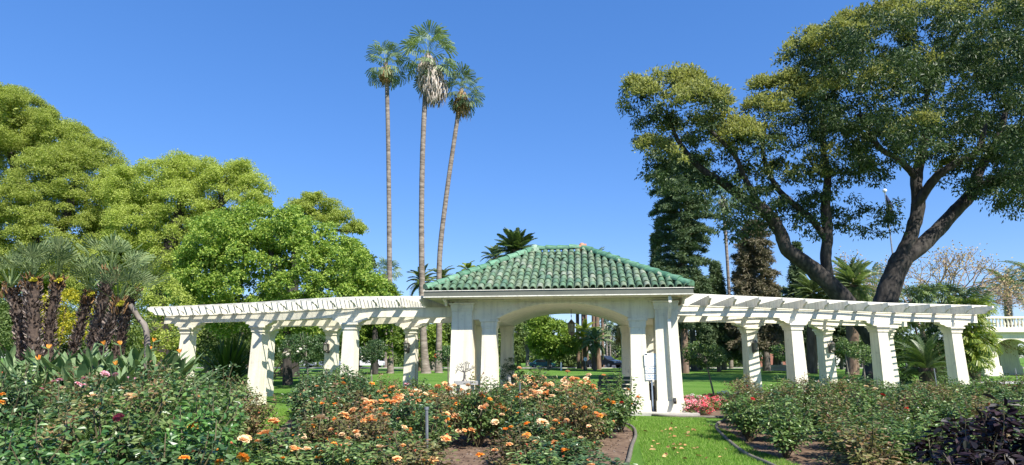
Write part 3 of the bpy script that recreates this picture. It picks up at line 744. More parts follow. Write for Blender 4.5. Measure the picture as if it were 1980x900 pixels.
limb(g, [(1598, 465, 7), (1570, 425, 6), (1540, 400, 6), (1500, 360, 5), (1475, 300, 4), (1480, 240, 3)], BY)
limb(g, [(1480, 412, 6), (1440, 345, 5, -1), (1420, 300, 4, -1.5), (1360, 240, 3, -2)], BY)
g.build('trunk', M['bark_dark'], big, smooth=True)
BL = [(1245, 205, 40), (1290, 190, 45), (1345, 220, 50), (1270, 255, 42), (1318, 285, 52), (1385, 270, 48), (1290, 332, 38), (1345, 335, 35), (1400, 325, 42), (1430, 285, 42), (1330, 170, 25), (1385, 205, 25), (1230, 175, 20), (1262, 300, 28),
      (1478, 235, 42), (1530, 210, 45), (1470, 300, 48), (1538, 290, 52), (1500, 365, 44), (1558, 365, 42), (1430, 392, 36), (1478, 412, 30), (1550, 415, 24), (1612, 395, 28), (1650, 440, 22), (1688, 430, 30), (1715, 440, 18), (1475, 178, 20), (1520, 170, 22), (1415, 440, 22), (1455, 445, 20), (1530, 430, 18),
      (1555, 130, 48), (1615, 110, 52), (1695, 88, 62), (1788, 78, 68), (1880, 68, 72), (1960, 80, 78), (1578, 200, 52), (1650, 200, 68), (1740, 190, 78), (1840, 190, 82), (1940, 200, 82), (2030, 150, 90), (1620, 285, 58), (1695, 285, 58), (1770, 275, 45), (1880, 285, 58), (1960, 315, 56), (2040, 300, 80), (1930, 365, 36), (1972, 385, 26), (1730, 42, 38), (1830, 32, 40), (1920, 22, 50), (2010, 45, 60), (1660, 350, 32), (1600, 330, 40), (1640, 60, 25), (1560, 90, 25), (1840, 335, 22), (1910, 330, 35), (1400, 400, 34), (1462, 432, 26), (1512, 442, 20), (1582, 445, 20), (1960, 400, 26), (1990, 372, 40), (1902, 378, 24), (1852, 350, 22), (1640, 408, 24), (1722, 408, 20), (1262, 322, 28), (1302, 350, 24), (1352, 362, 26), (1412, 372, 32), (1440, 420, 26), (1492, 392, 30), (1545, 392, 28), (1600, 362, 32), (1500, 330, 30), (1560, 330, 30), (1380, 390, 20), (1425, 455, 16), (1900, 350, 30), (1960, 360, 30), (1640, 320, 34)]
blobs = pxblobs(BL, BY, 1.1) + pxblobs(BL[34:52:3], BY - 7.5, .8) + pxblobs([(x + 10, y, r) for x, y, r in BL[32:56:2]], BY + 3.5, .6) + pxblobs([(x, y - 6, r * .9) for x, y, r in BL[33:56:2]], BY - 3.2, .6)
cpts, cr = crown_puffs(blobs, .62, .56)
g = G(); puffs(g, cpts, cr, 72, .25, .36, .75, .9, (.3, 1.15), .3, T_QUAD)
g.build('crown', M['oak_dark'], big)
# yellow green new shoots stand on top of the clumps
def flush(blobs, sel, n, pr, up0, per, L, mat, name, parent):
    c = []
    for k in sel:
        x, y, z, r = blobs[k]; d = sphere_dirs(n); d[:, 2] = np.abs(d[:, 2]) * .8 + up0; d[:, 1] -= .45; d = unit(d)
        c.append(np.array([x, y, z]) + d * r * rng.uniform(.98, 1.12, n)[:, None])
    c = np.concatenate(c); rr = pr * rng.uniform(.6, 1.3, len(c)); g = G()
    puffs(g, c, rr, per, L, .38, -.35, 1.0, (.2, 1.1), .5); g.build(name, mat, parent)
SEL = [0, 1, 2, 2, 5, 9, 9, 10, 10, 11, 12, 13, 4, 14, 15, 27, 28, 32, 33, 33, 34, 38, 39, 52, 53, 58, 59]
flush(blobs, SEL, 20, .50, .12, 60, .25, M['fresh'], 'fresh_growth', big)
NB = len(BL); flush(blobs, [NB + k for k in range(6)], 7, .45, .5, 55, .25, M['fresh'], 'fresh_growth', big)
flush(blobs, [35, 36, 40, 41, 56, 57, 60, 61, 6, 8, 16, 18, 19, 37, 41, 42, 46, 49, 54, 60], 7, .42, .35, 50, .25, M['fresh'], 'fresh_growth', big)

def broad_tree(name, label, cat, BLs, Y, trunks, mat, L, dens, pr, per, wr=.5, droop=.1, depth=.8, bark='bark_dark', base=None, back=2.2, flat=.8, extra=None, group=None, shell=(.5, 1.1)):
    base = at(trunks[0][0][0], 700, Y) if base is None else base
    t = tree_root(name, label, cat, base, group); g = G()
    for tr in trunks: limb(g, tr, Y, 9, .08)
    g.build('trunk', M[bark], t, smooth=True)
    bl = pxblobs(BLs, Y, depth)
    if back: bl += pxblobs([(x, y + 4, r * .95) for x, y, r in BLs[::2]], Y + back, .5)
    c, r = crown_puffs(bl, dens, pr); g = G(); puffs(g, c, r, per, L, wr, droop, flat, shell)
    if back:                                # leaves deep inside, so that no trunk or sky shows through the middle of the crown
        B_ = np.array(bl); puffs(g, B_[:, :3] + np.array([0, .5, 0]), B_[:, 3] * .8, 260, L * 2.2, wr, 0, .9, (.2, 1.0), .2)
    g.build('crown', M[mat], t)
    if extra: extra(bl, t)
    return t
broad_tree('camphor_tree', 'tall light green puffy tree at the left edge behind the palm clump', 'tree',
           [(-60, 230, 80), (-5, 235, 62), (25, 240, 48), (75, 285, 62), (130, 292, 55), (172, 322, 52), (20, 350, 90), (110, 370, 80), (185, 395, 58), (40, 450, 85), (130, 470, 80), (212, 470, 60), (0, 545, 75), (100, 545, 60), (190, 540, 60), (-70, 380, 90), (-80, 520, 90), (15, 205, 42), (60, 225, 34), (105, 255, 36)], 46,
           [[(60, 735, 26), (62, 640, 20), (70, 560, 18), (60, 470, 15), (40, 380, 10), (20, 280, 6)], [(70, 560, 11), (110, 470, 9), (140, 380, 6), (150, 320, 4)]], 'camphor', .125, .95, .62, 400, .5, .05, .9, 'bark_dark', flat=.8)
broad_tree('camphor_tree', 'light green puffy tree with a ragged top right of the tallest left tree', 'tree',
           [(262, 372, 46), (312, 358, 46), (362, 345, 42), (415, 352, 26), (452, 348, 28), (490, 372, 32), (340, 410, 60), (420, 415, 45), (270, 440, 60), (345, 480, 60), (245, 515, 55), (478, 402, 30), (400, 455, 60), (300, 550, 50), (225, 365, 36), (505, 388, 16), (345, 325, 22), (410, 330, 18), (470, 335, 16)], 42,
           [[(300, 740, 24), (305, 640, 19), (310, 560, 17), (330, 470, 13), (350, 400, 8), (360, 350, 5)], [(315, 540, 10), (380, 450, 8), (430, 390, 6), (480, 360, 4)], [(430, 390, 5), (425, 360, 4), (440, 345, 3)]], 'camphor', .12, 1.05, .58, 380, .5, .05, .7, 'bark_dark', flat=.8)
broad_tree('camphor_tree', 'feathery light green tree with a long open branch above the round glossy tree', 'tree',
           [(592, 388, 16), (600, 412, 24), (632, 412, 24), (655, 425, 20), (676, 440, 15), (694, 446, 10), (572, 402, 12), (610, 380, 10), (560, 440, 26)], 50,
           [[(560, 730, 18), (562, 620, 14), (568, 520, 11), (585, 455, 7), (600, 420, 4)], [(582, 465, 5), (620, 452, 4), (650, 446, 3), (680, 448, 2)]], 'camphor', .13, .9, .5, 320, .5, .05, .6, 'bark_dark', flat=.8)
broad_tree('glossy_tree', 'wide round glossy green tree standing right behind the left pergola', 'tree',
           [(430, 478, 66), (498, 454, 58), (555, 445, 48), (610, 480, 54), (660, 515, 52), (700, 560, 40), (480, 535, 78), (580, 530, 78), (400, 545, 60), (650, 562, 50), (368, 565, 42), (440, 600, 50), (540, 610, 60), (640, 610, 50), (725, 575, 26), (392, 500, 40)], 33,
           [[(556, 745, 10), (555, 690, 8), (552, 620, 7), (535, 540, 6), (520, 470, 4)], [(552, 640, 6), (600, 560, 5), (640, 510, 3)]], 'glossy', .13, 1.7, .40, 170, .62, .15, .5, 'bark_dark', flat=.85)
broad_tree('park_tree', 'small dark tree top showing right of the round glossy tree', 'tree', [(688, 492, 16), (705, 505, 15), (672, 505, 16), (695, 530, 22)], 62, [[(690, 720, 6), (690, 620, 5), (690, 520, 3)]], 'park', .3, 1.2, .5, 60)
broad_tree('park_tree', 'pale green tree behind the thin left palm trunk', 'tree', [(722, 560, 24), (748, 575, 22), (700, 590, 26), (735, 610, 30), (695, 640, 24)], 56, [[(725, 724, 7), (725, 660, 6), (725, 580, 3)]], 'park_light', .3, 1.2, .55, 80)
# shrubs under the left trees
def shrub(name, label, BLs, Y, mat, L, dens, pr, per, wr=.5, droop=.1, base=None, tpl=T_QUAD, cat='shrub'):
    bl = pxblobs(BLs, Y, .6); b = np.mean(np.array(bl)[:, :2], 0); t = tree_root(name, label, cat, (b[0], b[1])); g = G()
    for x, y, z, r in bl[:6]: tube(g, smooth_path([(b[0], b[1], -.05), ((b[0] + x) / 2, (b[1] + y) / 2, z * .4), (x, y, z)], 4), [.05] * 4 + [.035] * 4 + [.02], 6)
    g.build('stems', M['bark_brown'], t)
    c, r = crown_puffs(bl, dens, pr); g = G(); puffs(g, c, r, per, L, wr, droop, .85, (.3, 1.1), .35, tpl); g.build('foliage', M[mat], t); return t
shrub('golden_shrub', 'yellow leaved shrub glowing between the shaggy palm trunks', [(128, 590, 26), (148, 615, 28), (98, 610, 26), (120, 640, 28), (160, 645, 22), (88, 585, 16)], 24, 'yellow_shrub', .10, 3, .3, 90)
shrub('light_shrub', 'light green shrub under the left end of the pergola', [(285, 590, 26), (318, 575, 30), (338, 605, 30), (300, 630, 34), (340, 645, 34), (275, 650, 26), (310, 670, 30)], 27, 'camphor', .12, 2.6, .34, 100)
shrub('dark_shrub', 'dark shrub in the shade behind the leftmost palm trunks', [(20, 600, 40), (-20, 640, 46), (50, 640, 40), (210, 640, 44), (250, 650, 40), (240, 600, 26), (180, 620, 30)], 25, 'park', .14, 2.2, .36, 80)
shrub('dark_shrub', 'deep green shrub filling the back of the left pergola', [(480, 650, 40), (525, 650, 40), (410, 640, 36), (560, 665, 40), (600, 650, 40), (640, 660, 40), (455, 690, 40)], 44, 'park', .2, 1.4, .5, 90)

# conifers
def conifer(name, label, px, ytop, ybase, wpx, Y, mat, bark='bark_brown', bare=.18, dens=1.0, L=.34, lean=0, droop=.25, group=None, prof=None, seed=1):
    rs = np.random.default_rng(seed); top = at(px, ytop, Y); b = at(px + lean, 700, Y); b[2] = 0; H = top[2]
    t = tree_root(name, label, 'conifer', b, group); g = G()
    Q = np.array([b + (0, 0, -.1), b + (0, 0, .4), b * .5 + top * .5, top]); r0 = H * .018
    Q[2, 2] = H * .5; P = smooth_path(np.column_stack([Q, [r0 * 1.35, r0, r0 * .6, .02]]), 6); tube(g, P[:, :3], P[:, 3], 9, True, .05)
    sc_ = ppm(top); pos = []; dr = []
    z = H * bare
    while z < H * .985:
        f = (z / H - bare) / (1 - bare)
        R = (wpx / sc_ / 2) * (prof(f) if prof else (1 - f) ** .75) * rs.uniform(.75, 1.12) + .15
        nb = rs.integers(4, 7); a0 = rs.uniform(0, 6.28); ax = b + (top - b) * (z / H)
        for k in range(nb):
            a = a0 + k * 6.28 / nb + rs.normal(0, .2); d = np.array([math.cos(a), math.sin(a), 0]); rr = R * rs.uniform(.7, 1.1)
            tip = ax + d * rr + np.array([0, 0, -droop * rr * .6 + .16 * rr]); mid = ax + d * rr * .55 + np.array([0, 0, .06 * rr])
            br_ = smooth_path([ax, mid, tip], 4); tube(g, br_, np.linspace(.05, .012, len(br_)) * max(.6, H / 20), 5, False)
            m = int(70 * dens * max(rr, .5)); q = rs.uniform(.22, 1.04, m)
            base = ax + (tip - ax) * q[:, None] + np.array([0, 0, 1.]) * (.12 * rr * np.sin(q * 3.1))[:, None]
            side = np.cross(d, (0, 0, 1)); base = base + side * (rs.normal(0, .16, m) * rr * (1.1 - .6 * q))[:, None] + rs.normal(0, .10, (m, 3))
            pos.append(base); dr.append(d * .8 + side * rs.normal(0, .8, m)[:, None] + np.array([0, 0, 1.]) * rs.normal(-.1, .5, m)[:, None])
        z += max(.42, H * .034) * rs.uniform(.8, 1.2)
    g.build('trunk', M[bark], t, smooth=True)
    pos = np.concatenate(pos); dr = unit(np.concatenate(dr)); n = len(pos); g = G()
    for k in range(3): leaves(g, pos + rng.normal(0, .09, (n, 3)), unit(dr + rng.normal(0, .45, (n, 3))), unit(rng.normal(size=(n, 3)) + np.array([0, 0, .8])), L * rng.uniform(.7, 1.3, n), L * .30, T_QUAD)
    g.build('crown', M[mat], t); return t
conifer('pine_tree', 'tall dark pine left of the big spreading tree', 1314, 300, 716, 112, 60, 'conifer', bare=.2, dens=1.25, lean=10, prof=lambda f: .8 + .35 * f - 1.0 * max(0, f - .6) ** 1.2, seed=2)
conifer('pine_tree', 'narrow dark conifer just right of the tall pine', 1383, 512, 716, 80, 66, 'conifer', bare=.12, lean=6, seed=5)
conifer('pine_tree', 'half hidden grey green conifer left of the tall pine', 1268, 450, 716, 50, 72, 'conifer', bare=.1, lean=4, seed=6)
conifer('brown_conifer', 'dying conifer with browned needles below the big left limb', 1455, 425, 716, 104, 64, 'conifer_brown', bare=.14, dens=1.2, lean=9, prof=lambda f: min(1, 1.1 - .75 * f), seed=8)
conifer('pine_tree', 'small blue green conifer behind the leaning left limb', 1540, 470, 716, 62, 70, 'conifer', bare=.1, lean=5, seed=9)

# ------------------------------------------------------------------ palms
def fan_leaf(R, seg=20, spread=1.9, droop=.35, pet=.9, wob=0.0, rs=rng, fill=.85):
    """A fan leaf in its own frame: stalk along +x, face up +z. Returns vertices and faces."""
    V, Fq = [], []
    pw = .02 + R * .012
    V += [(0, -pw, 0), (0, pw, 0), (pet, pw * .7, .04), (pet, -pw * .7, .04)]; Fq.append((0, 1, 2, 3)); n = 4
    for k in range(seg):
        a = (k + .5) / seg * 2 - 1; ang = a * spread; w = spread / seg * 1.05 * fill
        ll = R * (1 - .22 * abs(a) ** 2) * rs.uniform(.92, 1.04); e = rs.normal(0, wob) if wob else 0
        c, s = math.cos(ang + e), math.sin(ang + e); tx, ty = -s, c
        dz = [0, -.03, -droop * rs.uniform(.5, 1.1)]; lift = .10 * (1 - abs(a)) 
        st = [(.10, .10 * w), (.62, .50 * w), (1.0, .04)]
        for (f, ww), z in zip(st, dz):
            x, y = pet + c * ll * f * (1 if f < .9 else .93), s * ll * f * (1 if f < .9 else .93); z = z * R + lift * f * R * (1 if f < .9 else .3)
            V += [(x - tx * ww * ll, y - ty * ww * ll, z + (.03 if k % 2 else -.03) * R * f), (x + tx * ww * ll, y + ty * ww * ll, z)]
        Fq += [(n, n + 1, n + 3, n + 2), (n + 2, n + 3, n + 5, n + 4)]; n += 6
    return np.array(V), np.array(Fq)
def feather(L, n=34, wid=.55, arch=.5, hang=.35, rs=rng, lw=.035):
    """A feather leaf: arching rib along +x, leaflets both sides."""
    t = np.linspace(0, 1, 9); rib = np.stack([L * (t - .12 * arch * t * t), 0 * t, L * (.42 * arch * t - .95 * arch * t * t)], 1)
    V, Fq = [], []; k = 0
    for i in range(8):
        w0, w1 = .035 * (1 - t[i] * .8), .035 * (1 - t[i + 1] * .8)
        V += [rib[i] + (0, -w0, 0), rib[i] + (0, w0, 0), rib[i + 1] + (0, w1, 0), rib[i + 1] + (0, -w1, 0)]; Fq.append((k, k + 1, k + 2, k + 3)); k += 4
    for i in range(n):
        q = .14 + .86 * (i + rs.uniform(0, .6)) / n; p = np.array([np.interp(q, t, rib[:, j]) for j in range(3)])
        ln = wid * math.sin(math.pi * min(1, .16 + q * .80)) ** .7 * rs.uniform(.85, 1.1)
        for s in (-1, 1):
            d = unit(np.array([.65, s * .85, .10 - hang * .3])); m = p + d * ln * .55; e = p + unit(d + np.array([0, 0, -hang])) * ln
            u = np.array([lw, -s * lw * .3, 0])
            V += [p - u, p + u, m + u * .9, m - u * .9, e]; Fq.append((k, k + 1, k + 2, k + 3)); Fq.append((k + 3, k + 2, k + 4, k + 4)); k += 5
    F4 = [f for f in Fq if f[2] != f[3]]; F3 = [f[:3] for f in Fq if f[2] == f[3]]
    return np.array(V, float), [np.array(F4)] + ([np.array(F3)] if F3 else [])
def place(g, VF, pos, az, el, roll=0.0, sc_=1.0):
    V, F = VF; ce, se = math.cos(el), math.sin(el); ca, sa = math.cos(az), math.sin(az); cr_, sr = math.cos(roll), math.sin(roll)
    Rr = np.array([[1, 0, 0], [0, cr_, -sr], [0, sr, cr_]]); Re = np.array([[ce, 0, -se], [0, 1, 0], [se, 0, ce]]); Ra = np.array([[ca, -sa, 0], [sa, ca, 0], [0, 0, 1]])
    g.add((V * sc_) @ (Ra @ Re @ Rr).T + pos, F)
def fan_palm(label, trunk, Y, R, nfr, skirt=None, mat='palm', pet=1.5, seg=20, lo=-55, hi=82, group='tall fan palms', droop=.4, cat='palm', skirt_mat='skirt', base_r=1.0, name='fan_palm', bark='palm_trunk', crown_up=0.0, seed=0):
    """TRUNK: [(px, py, radius px)] from the ground up; R: blade length in metres."""
    rs = np.random.default_rng(seed + 77); P, r = pxpath(trunk, Y); P[0][2] = min(P[0][2], 0)
    t = tree_root(name, label, cat, P[0], group); g = G(); Q = smooth_path(np.column_stack([P, r]), 7)
    tube(g, Q[:, :3], Q[:, 3], 12, True, .03); g.build('trunk', M[bark], t, smooth=True)
    top = P[-1] + (0, 0, crown_up); g = G(); lib = [fan_leaf(R, seg, 1.75, droop * rs.uniform(.6, 1.4), pet, .03, rs) for _ in range(5)]
    for k in range(nfr):
        f = k / nfr; el = rad(hi + (lo - hi) * f ** .85 + rs.normal(0, 7)); az = k * 2.39996 + rs.normal(0, .2)
        place(g, lib[k % 5], top - (0, 0, .9 * f * R * .6), az, el, rs.normal(0, .25), rs.uniform(.82, 1.1))
    g.build('crown', M[mat], t)
    if skirt:
        h, w, dx = skirt; n = int(260 * h * w / 4); a = rs.uniform(0, 6.283, n); q = rs.uniform(0, 1, n) ** .8
        rr = w * .5 * np.sin(np.clip(.25 + q * 2.5, 0, 3.0)) ** .6 * rs.uniform(.35, 1.05, n)
        b = top + np.stack([np.cos(a) * rr + dx * q, np.sin(a) * rr, -.2 - q * h * .85], 1)
        d = unit(np.stack([np.cos(a) * .18, np.sin(a) * .18, -np.ones(n)], 1) + rs.normal(0, .12, (n, 3)))
        g = G(); leaves(g, b, d, np.stack([np.cos(a), np.sin(a), 0 * a], 1) + rs.normal(0, .35, (n, 3)), rs.uniform(.7, 1.5, n) * min(1, h / 3 + .3), .10, T_STRIP); g.build('skirt', M[skirt_mat], t)
    return t
fan_palm('leftmost of three tall fan palms, small crown on a straight thin trunk', [(755, 722, 9), (755, 716, 6.5), (754, 650, 6), (753, 500, 5), (751, 300, 4.2), (748, 160, 4), (746, 122, 4)], 60, 1.2, 27, (1.7, 1.3, .1), seed=1, skirt_mat='skirt_brown')
fan_palm('tallest of three fan palms, thick skirt of dead grey leaves under the crown', [(823, 726, 13), (823, 716, 9.5), (820, 680, 7.5), (817, 600, 6), (815, 450, 5.4), (817, 300, 5), (822, 190, 4.8), (828, 105, 4.8)], 60, 1.45, 36, (5.3, 2.8, .8), seed=2, lo=-68, pet=2.0)
fan_palm('rightmost of three tall fan palms, leaning trunk and lowest crown', [(848, 722, 10), (848, 714, 7.5), (849, 640, 5.6), (850, 500, 5), (863, 380, 4.6), (880, 260, 4.2), (889, 200, 4), (893, 172, 4)], 62, 1.25, 29, (2.6, 1.5, 0), seed=3, skirt_mat='skirt_brown')
fan_palm('distant fan palm crown behind the thin left palm trunk', [(746, 716, 5), (746, 640, 4), (744, 530, 3.5)], 92, 1.35, 30, (1.5, 1.4, 0), seed=4, group=None)
# palm tops of other kinds
def feather_palm(label, trunk, Y, L, nfr, mat='palm_dark', wid=.6, hi=85, lo=-40, arch=.5, hang=.35, name='date_palm', bark='bark_brown', seed=0, n=30, lw=.035, group=None, boss=1.0, cat='palm'):
    rs = np.random.default_rng(seed + 5); P, r = pxpath(trunk, Y); P[0][2] = min(P[0][2], 0)
    t = tree_root(name, label, cat, P[0], group); g = G(); Q = smooth_path(np.column_stack([P, r]), 6); tube(g, Q[:, :3], Q[:, 3], 12, True, .08)
    g.build('trunk', M[bark], t, smooth=True); g = G(); lib = [feather(L, n, wid, arch * rs.uniform(.7, 1.3), hang, rs, lw) for _ in range(5)]; top = P[-1]
    for k in range(nfr):
        f = k / nfr; el = rad(hi + (lo - hi) * f ** .9 + rs.normal(0, 5)); place(g, lib[k % 5], top - (0, 0, .25 * f * boss), k * 2.39996 + rs.normal(0, .15), el, rs.normal(0, .2), rs.uniform(.85, 1.08))
    g.build('crown', M[mat], t); return t
feather_palm('round dark date palm rising behind the green roof', [(980, 716, 9), (986, 600, 8), (999, 483, 9)], 62, 2.5, 70, arch=.35, seed=1, lw=.05)
feather_palm('small palm crown left of the date palm behind the roof', [(958, 716, 4), (958, 600, 4), (957, 498, 4)], 85, 2.0, 30, 'palm', seed=2, arch=.7, name='feather_palm', lw=.05)
feather_palm('feathery palm between the tall palm trunks just above the pergola', [(812, 722, 4), (812, 640, 4), (816, 545, 4)], 70, 2.1, 26, 'palm_grey', seed=3, arch=.8, name='feather_palm', lw=.05)
feather_palm('feathery palm left of the green roof corner', [(850, 722, 4), (852, 640, 4), (855, 540, 4)], 74, 2.0, 24, 'palm_grey', seed=4, arch=.8, name='feather_palm', lw=.05)
feather_palm('yellow green palm tip showing above the left roof hip', [(906, 716, 3), (906, 640, 3), (905, 522, 3)], 80, 1.4, 14, 'palm_yellow', seed=5, arch=.8, name='feather_palm', lw=.05)
feather_palm('date palm with a full crown right of the leaning limb', [(1648, 722, 12), (1648, 640, 11), (1650, 552, 12)], 56, 3.0, 60, 'palm_grey', seed=6, arch=.6, lw=.05)
feather_palm('lower date palm between the conifers and the leaning limb', [(1570, 722, 10), (1570, 640, 9), (1572, 568, 9)], 60, 2.6, 46, 'palm_grey', seed=7, arch=.6, lw=.05)
fan_palm('small fan palm peeking past the main fork of the big tree', [(1692, 722, 4), (1692, 640, 4), (1690, 555, 4)], 60, 1.0, 24, None, 'palm_grey', group=None, seed=8)
feather_palm('queen palm against the sky above the arcade', [(1952, 714, 7), (1951, 640, 6.5), (1948, 560, 6)], 62, 3.0, 26, 'palm_grey', .7, arch=.85, hang=.9, seed=9, name='queen_palm', lw=.03, bark='bark_grey')
feather_palm('queen palm cut by the right edge of the view', [(1995, 714, 7), (1995, 640, 6.5), (1992, 540, 6)], 66, 3.2, 26, 'palm_grey', .7, arch=.85, hang=.9, seed=10, name='queen_palm', lw=.03, bark='bark_grey')
fan_palm('very thin leaning palm trunk between the two big conifers', [(1414, 716, 4), (1412, 620, 3.2), (1406, 500, 3), (1397, 380, 3)], 84, 1.2, 30, (1.2, 1.2, 0), group=None, seed=12)

# the clump of shaggy fan palms at the left
SH = [((42, 690), (38, 620), (20, 560), 15, 19.0, 'leaning shaggy palm at the far left edge of the clump'), ((66, 690), (64, 610), (62, 545), 20, 18.2, 'thickest upright shaggy palm of the left clump'),
      ((94, 690), (98, 620), (111, 545), 13.5, 18.8, 'slim shaggy palm right of the thickest one'), ((138, 690), (156, 625), (173, 572), 11, 19.6, 'leaning slim shaggy palm in the middle of the clump'),
      ((172, 690), (192, 610), (213, 530), 15.5, 18.6, 'tall shaggy palm leaning right with an orange collar'), ((190, 690), (207, 640), (229, 590), 13, 17.6, 'short shaggy palm leaning right in front of the tall one'),
      ((226, 690), (240, 620), (256, 565), 14, 20.2, 'dark shaggy palm at the right of the clump')]
for i, (b0, b1, b2, rp, Y, lab) in enumerate(SH):
    rs = np.random.default_rng(40 + i); P, r = pxpath([(*b0, rp * .9), (*b1, rp * .92), (*b2, rp * 1.05)], Y); foot = 2 * P[0] - P[1]
    foot = P[0] + (P[0] - P[1]) * (P[0][2] / max(.2, P[1][2] - P[0][2])); foot[2] = -.05
    P = np.vstack([foot, P]); r = np.concatenate([[r[0]], r]); t = tree_root('shaggy_palm', lab, 'palm', foot, 'clump of shaggy fan palms')
    Q = smooth_path(np.column_stack([P, r]), 8); g = G(); tube(g, Q[:, :3], Q[:, 3] * .58, 14, True, .1); tr = g.build('trunk', M['shaggy'], t, smooth=True)
    n = 520; q = rs.uniform(0, len(Q) - 1.001, n); k = q.astype(int); f = (q - k)[:, None]; A = Q[k] * (1 - f) + Q[k + 1] * f; a = rs.uniform(0, 6.283, n)
    o = np.stack([np.cos(a), np.sin(a), 0 * a], 1); ax = unit(Q[-1, :3] - Q[0, :3]); pos = A[:, :3] + o * A[:, 3:4] * .56; g = G()
    leaves(g, pos, unit(o * .9 + ax * .8 + rs.normal(0, .2, (n, 3))), unit(o + rs.normal(0, .3, (n, 3)) - ax * .3), rs.uniform(.09, .17, n), rs.uniform(.05, .09, n), T_LEAF); g.build('leaf_bases', M['leaf_base'], tr)
    top = P[-1]; g = G(); n = 60; a = rs.uniform(0, 6.283, n); o = np.stack([np.cos(a), np.sin(a), 0 * a], 1)
    leaves(g, top + o * r[-1] * .62 + np.stack([0 * a, 0 * a, rs.uniform(-.3, .12, n)], 1), unit(o * .5 + (0, 0, 1.) + rs.normal(0, .25, (n, 3))), unit(o + rs.normal(0, .3, (n, 3))), rs.uniform(.12, .24, n), .06, T_LEAF); g.build('fibre_collar', M['fibre'], t)
    g = G(); lib = [fan_leaf(.52, 17, 1.2, .06, .72, .03, rs, .55) for _ in range(4)]
    for k in range(14):
        f = k / 14; place(g, lib[k % 4], top + (0, 0, .05), k * 2.39996 + rs.normal(0, .25), rad(88 - 62 * f ** .9 + rs.normal(0, 8)), rs.normal(0, .35), rs.uniform(.8, 1.15))
    g.build('crown', M['palm_grey'], t)
    if i in (1, 2, 3, 5):
        g = G(); n = 60; pc = top + np.array([.16, -.22, -.02]); puffs(g, [pc, pc + (.05, .02, .06)], [.07, .06], 40, .05, .7); g.build('fruit_cluster', M['yellow_shrub'], t)
g = G(); P, r = pxpath([(292, 690, 5.5), (284, 650, 5.5), (268, 615, 5), (252, 590, 5)], 19.4); P[0][2] = -.05; Q = smooth_path(np.column_stack([P, r]), 5); tube(g, Q[:, :3], Q[:, 3], 8, True, .05)
t = tree_root('slender_tree', 'slender bare trunk leaning left beside the shaggy palms', 'tree', P[0]); g.build('trunk', M['bark_grey'], t, smooth=True)
bl = pxblobs([(250, 575, 16), (262, 560, 14), (238, 560, 12)], 19.6); c_, r_ = crown_puffs(bl, 4, .16); g = G(); puffs(g, c_, r_, 40, .10, .5, .3); g.build('crown', M['park'], t)

# the dark fountain of blades behind the left pergola, the cycad and the leafy palms at the right
def blade_plant(name, label, c, n, L, W, mat, lo=10, hi=88, cat='plant', curve=.35, rs=None, trunk=None):
    rs = rs or np.random.default_rng(9); t = tree_root(name, label, cat, c); V = []; g = G()
    for k in range(n):
        a = rs.uniform(0, 6.283); el = rad(rs.uniform(lo, hi)); ln = L * rs.uniform(.6, 1.05); o = np.array([math.cos(a), math.sin(a), 0]); d = o * math.cos(el) + np.array([0, 0, math.sin(el)]); s_ = np.array([-o[1], o[0], 0])
        q = np.array([0, .3, .6, .85, 1.0]); ww = W * np.array([.5, 1, .9, .5, .05]) / 2
        p = np.asarray(c, float) + o * .12 + d * (ln * q)[:, None] + np.array([0, 0, -1.]) * (curve * ln * q ** 2.4 * math.cos(el))[:, None]
        if trunk: p = p + (0, 0, trunk)
        V = np.stack([p - s_ * ww[:, None], p + s_ * ww[:, None]], 1).reshape(-1, 3); i = np.arange(4) * 2; g.add(V, np.stack([i, i + 1, i + 3, i + 2], 1))
    g.build('blades', M[mat], t)
    g = G(); lathe(g, np.asarray(c, float), [(.28, -.05), (.22, .15), (.14, (trunk or 0) + .3)], 8); g.build('stem', M['shaggy'], t); return t
p = at(440, 736, 37); blade_plant('spiky_plant', 'big dark fountain of narrow spiky leaves behind the leftmost columns', (p[0], p[1], 0), 420, 3.5, .10, 'spiky', 12, 86)
cy_b = gp(1792, 752)
feather_palm('dark cycad with a shaggy base behind the right end of the pergola', [(1797, 752, 16), (1795, 735, 15), (1792, 712, 15)], cy_b[1], 2.3, 54, 'palm_dark', .28, 78, -12, .75, .25, 'cycad', 'shaggy', seed=21, n=46, lw=.012, cat='cycad')
shrub('dark_shrub', 'tall dark hedge-like shrub behind the cycad', [(1745, 660, 36), (1790, 655, 40), (1835, 660, 40), (1760, 700, 40), (1820, 705, 44), (1860, 690, 30), (1850, 730, 26), (1735, 720, 30), (1800, 625, 24), (1755, 625, 20), (1840, 620, 20)], 37, 'park', .22, 1.6, .45, 90, .3, .6)
def frond_shrub(name, label, BLs, Y, R, per, mat, seed):
    rs = np.random.default_rng(seed); bl = pxblobs(BLs, Y, .4); b = np.mean(np.array(bl)[:, :2], 0); t = tree_root(name, label, 'palm', (b[0], b[1])); g = G()
    for x, y, z, r in bl: tube(g, smooth_path([(b[0] + (x - b[0]) * .3, b[1] + (y - b[1]) * .3, -.05), (x, y, z * .55), (x, y, z)], 4), .06, 6)
    g.build('stems', M['bark_brown'], t); g = G(); lib = [fan_leaf(R, 14, 1.2, .5, .5, .05, rs) for _ in range(5)]
    for x, y, z, r in bl:
        for k in range(per):
            d = unit(rs.normal(size=3) + np.array([0, -.3, .25])); place(g, lib[k % 5], np.array([x, y, z]) + d * r * rs.uniform(.2, .6), math.atan2(d[1], d[0]), rad(rs.uniform(-35, 60)), rs.normal(0, .4), rs.uniform(.7, 1.15))
    g.build('fronds', M[mat], t); return t
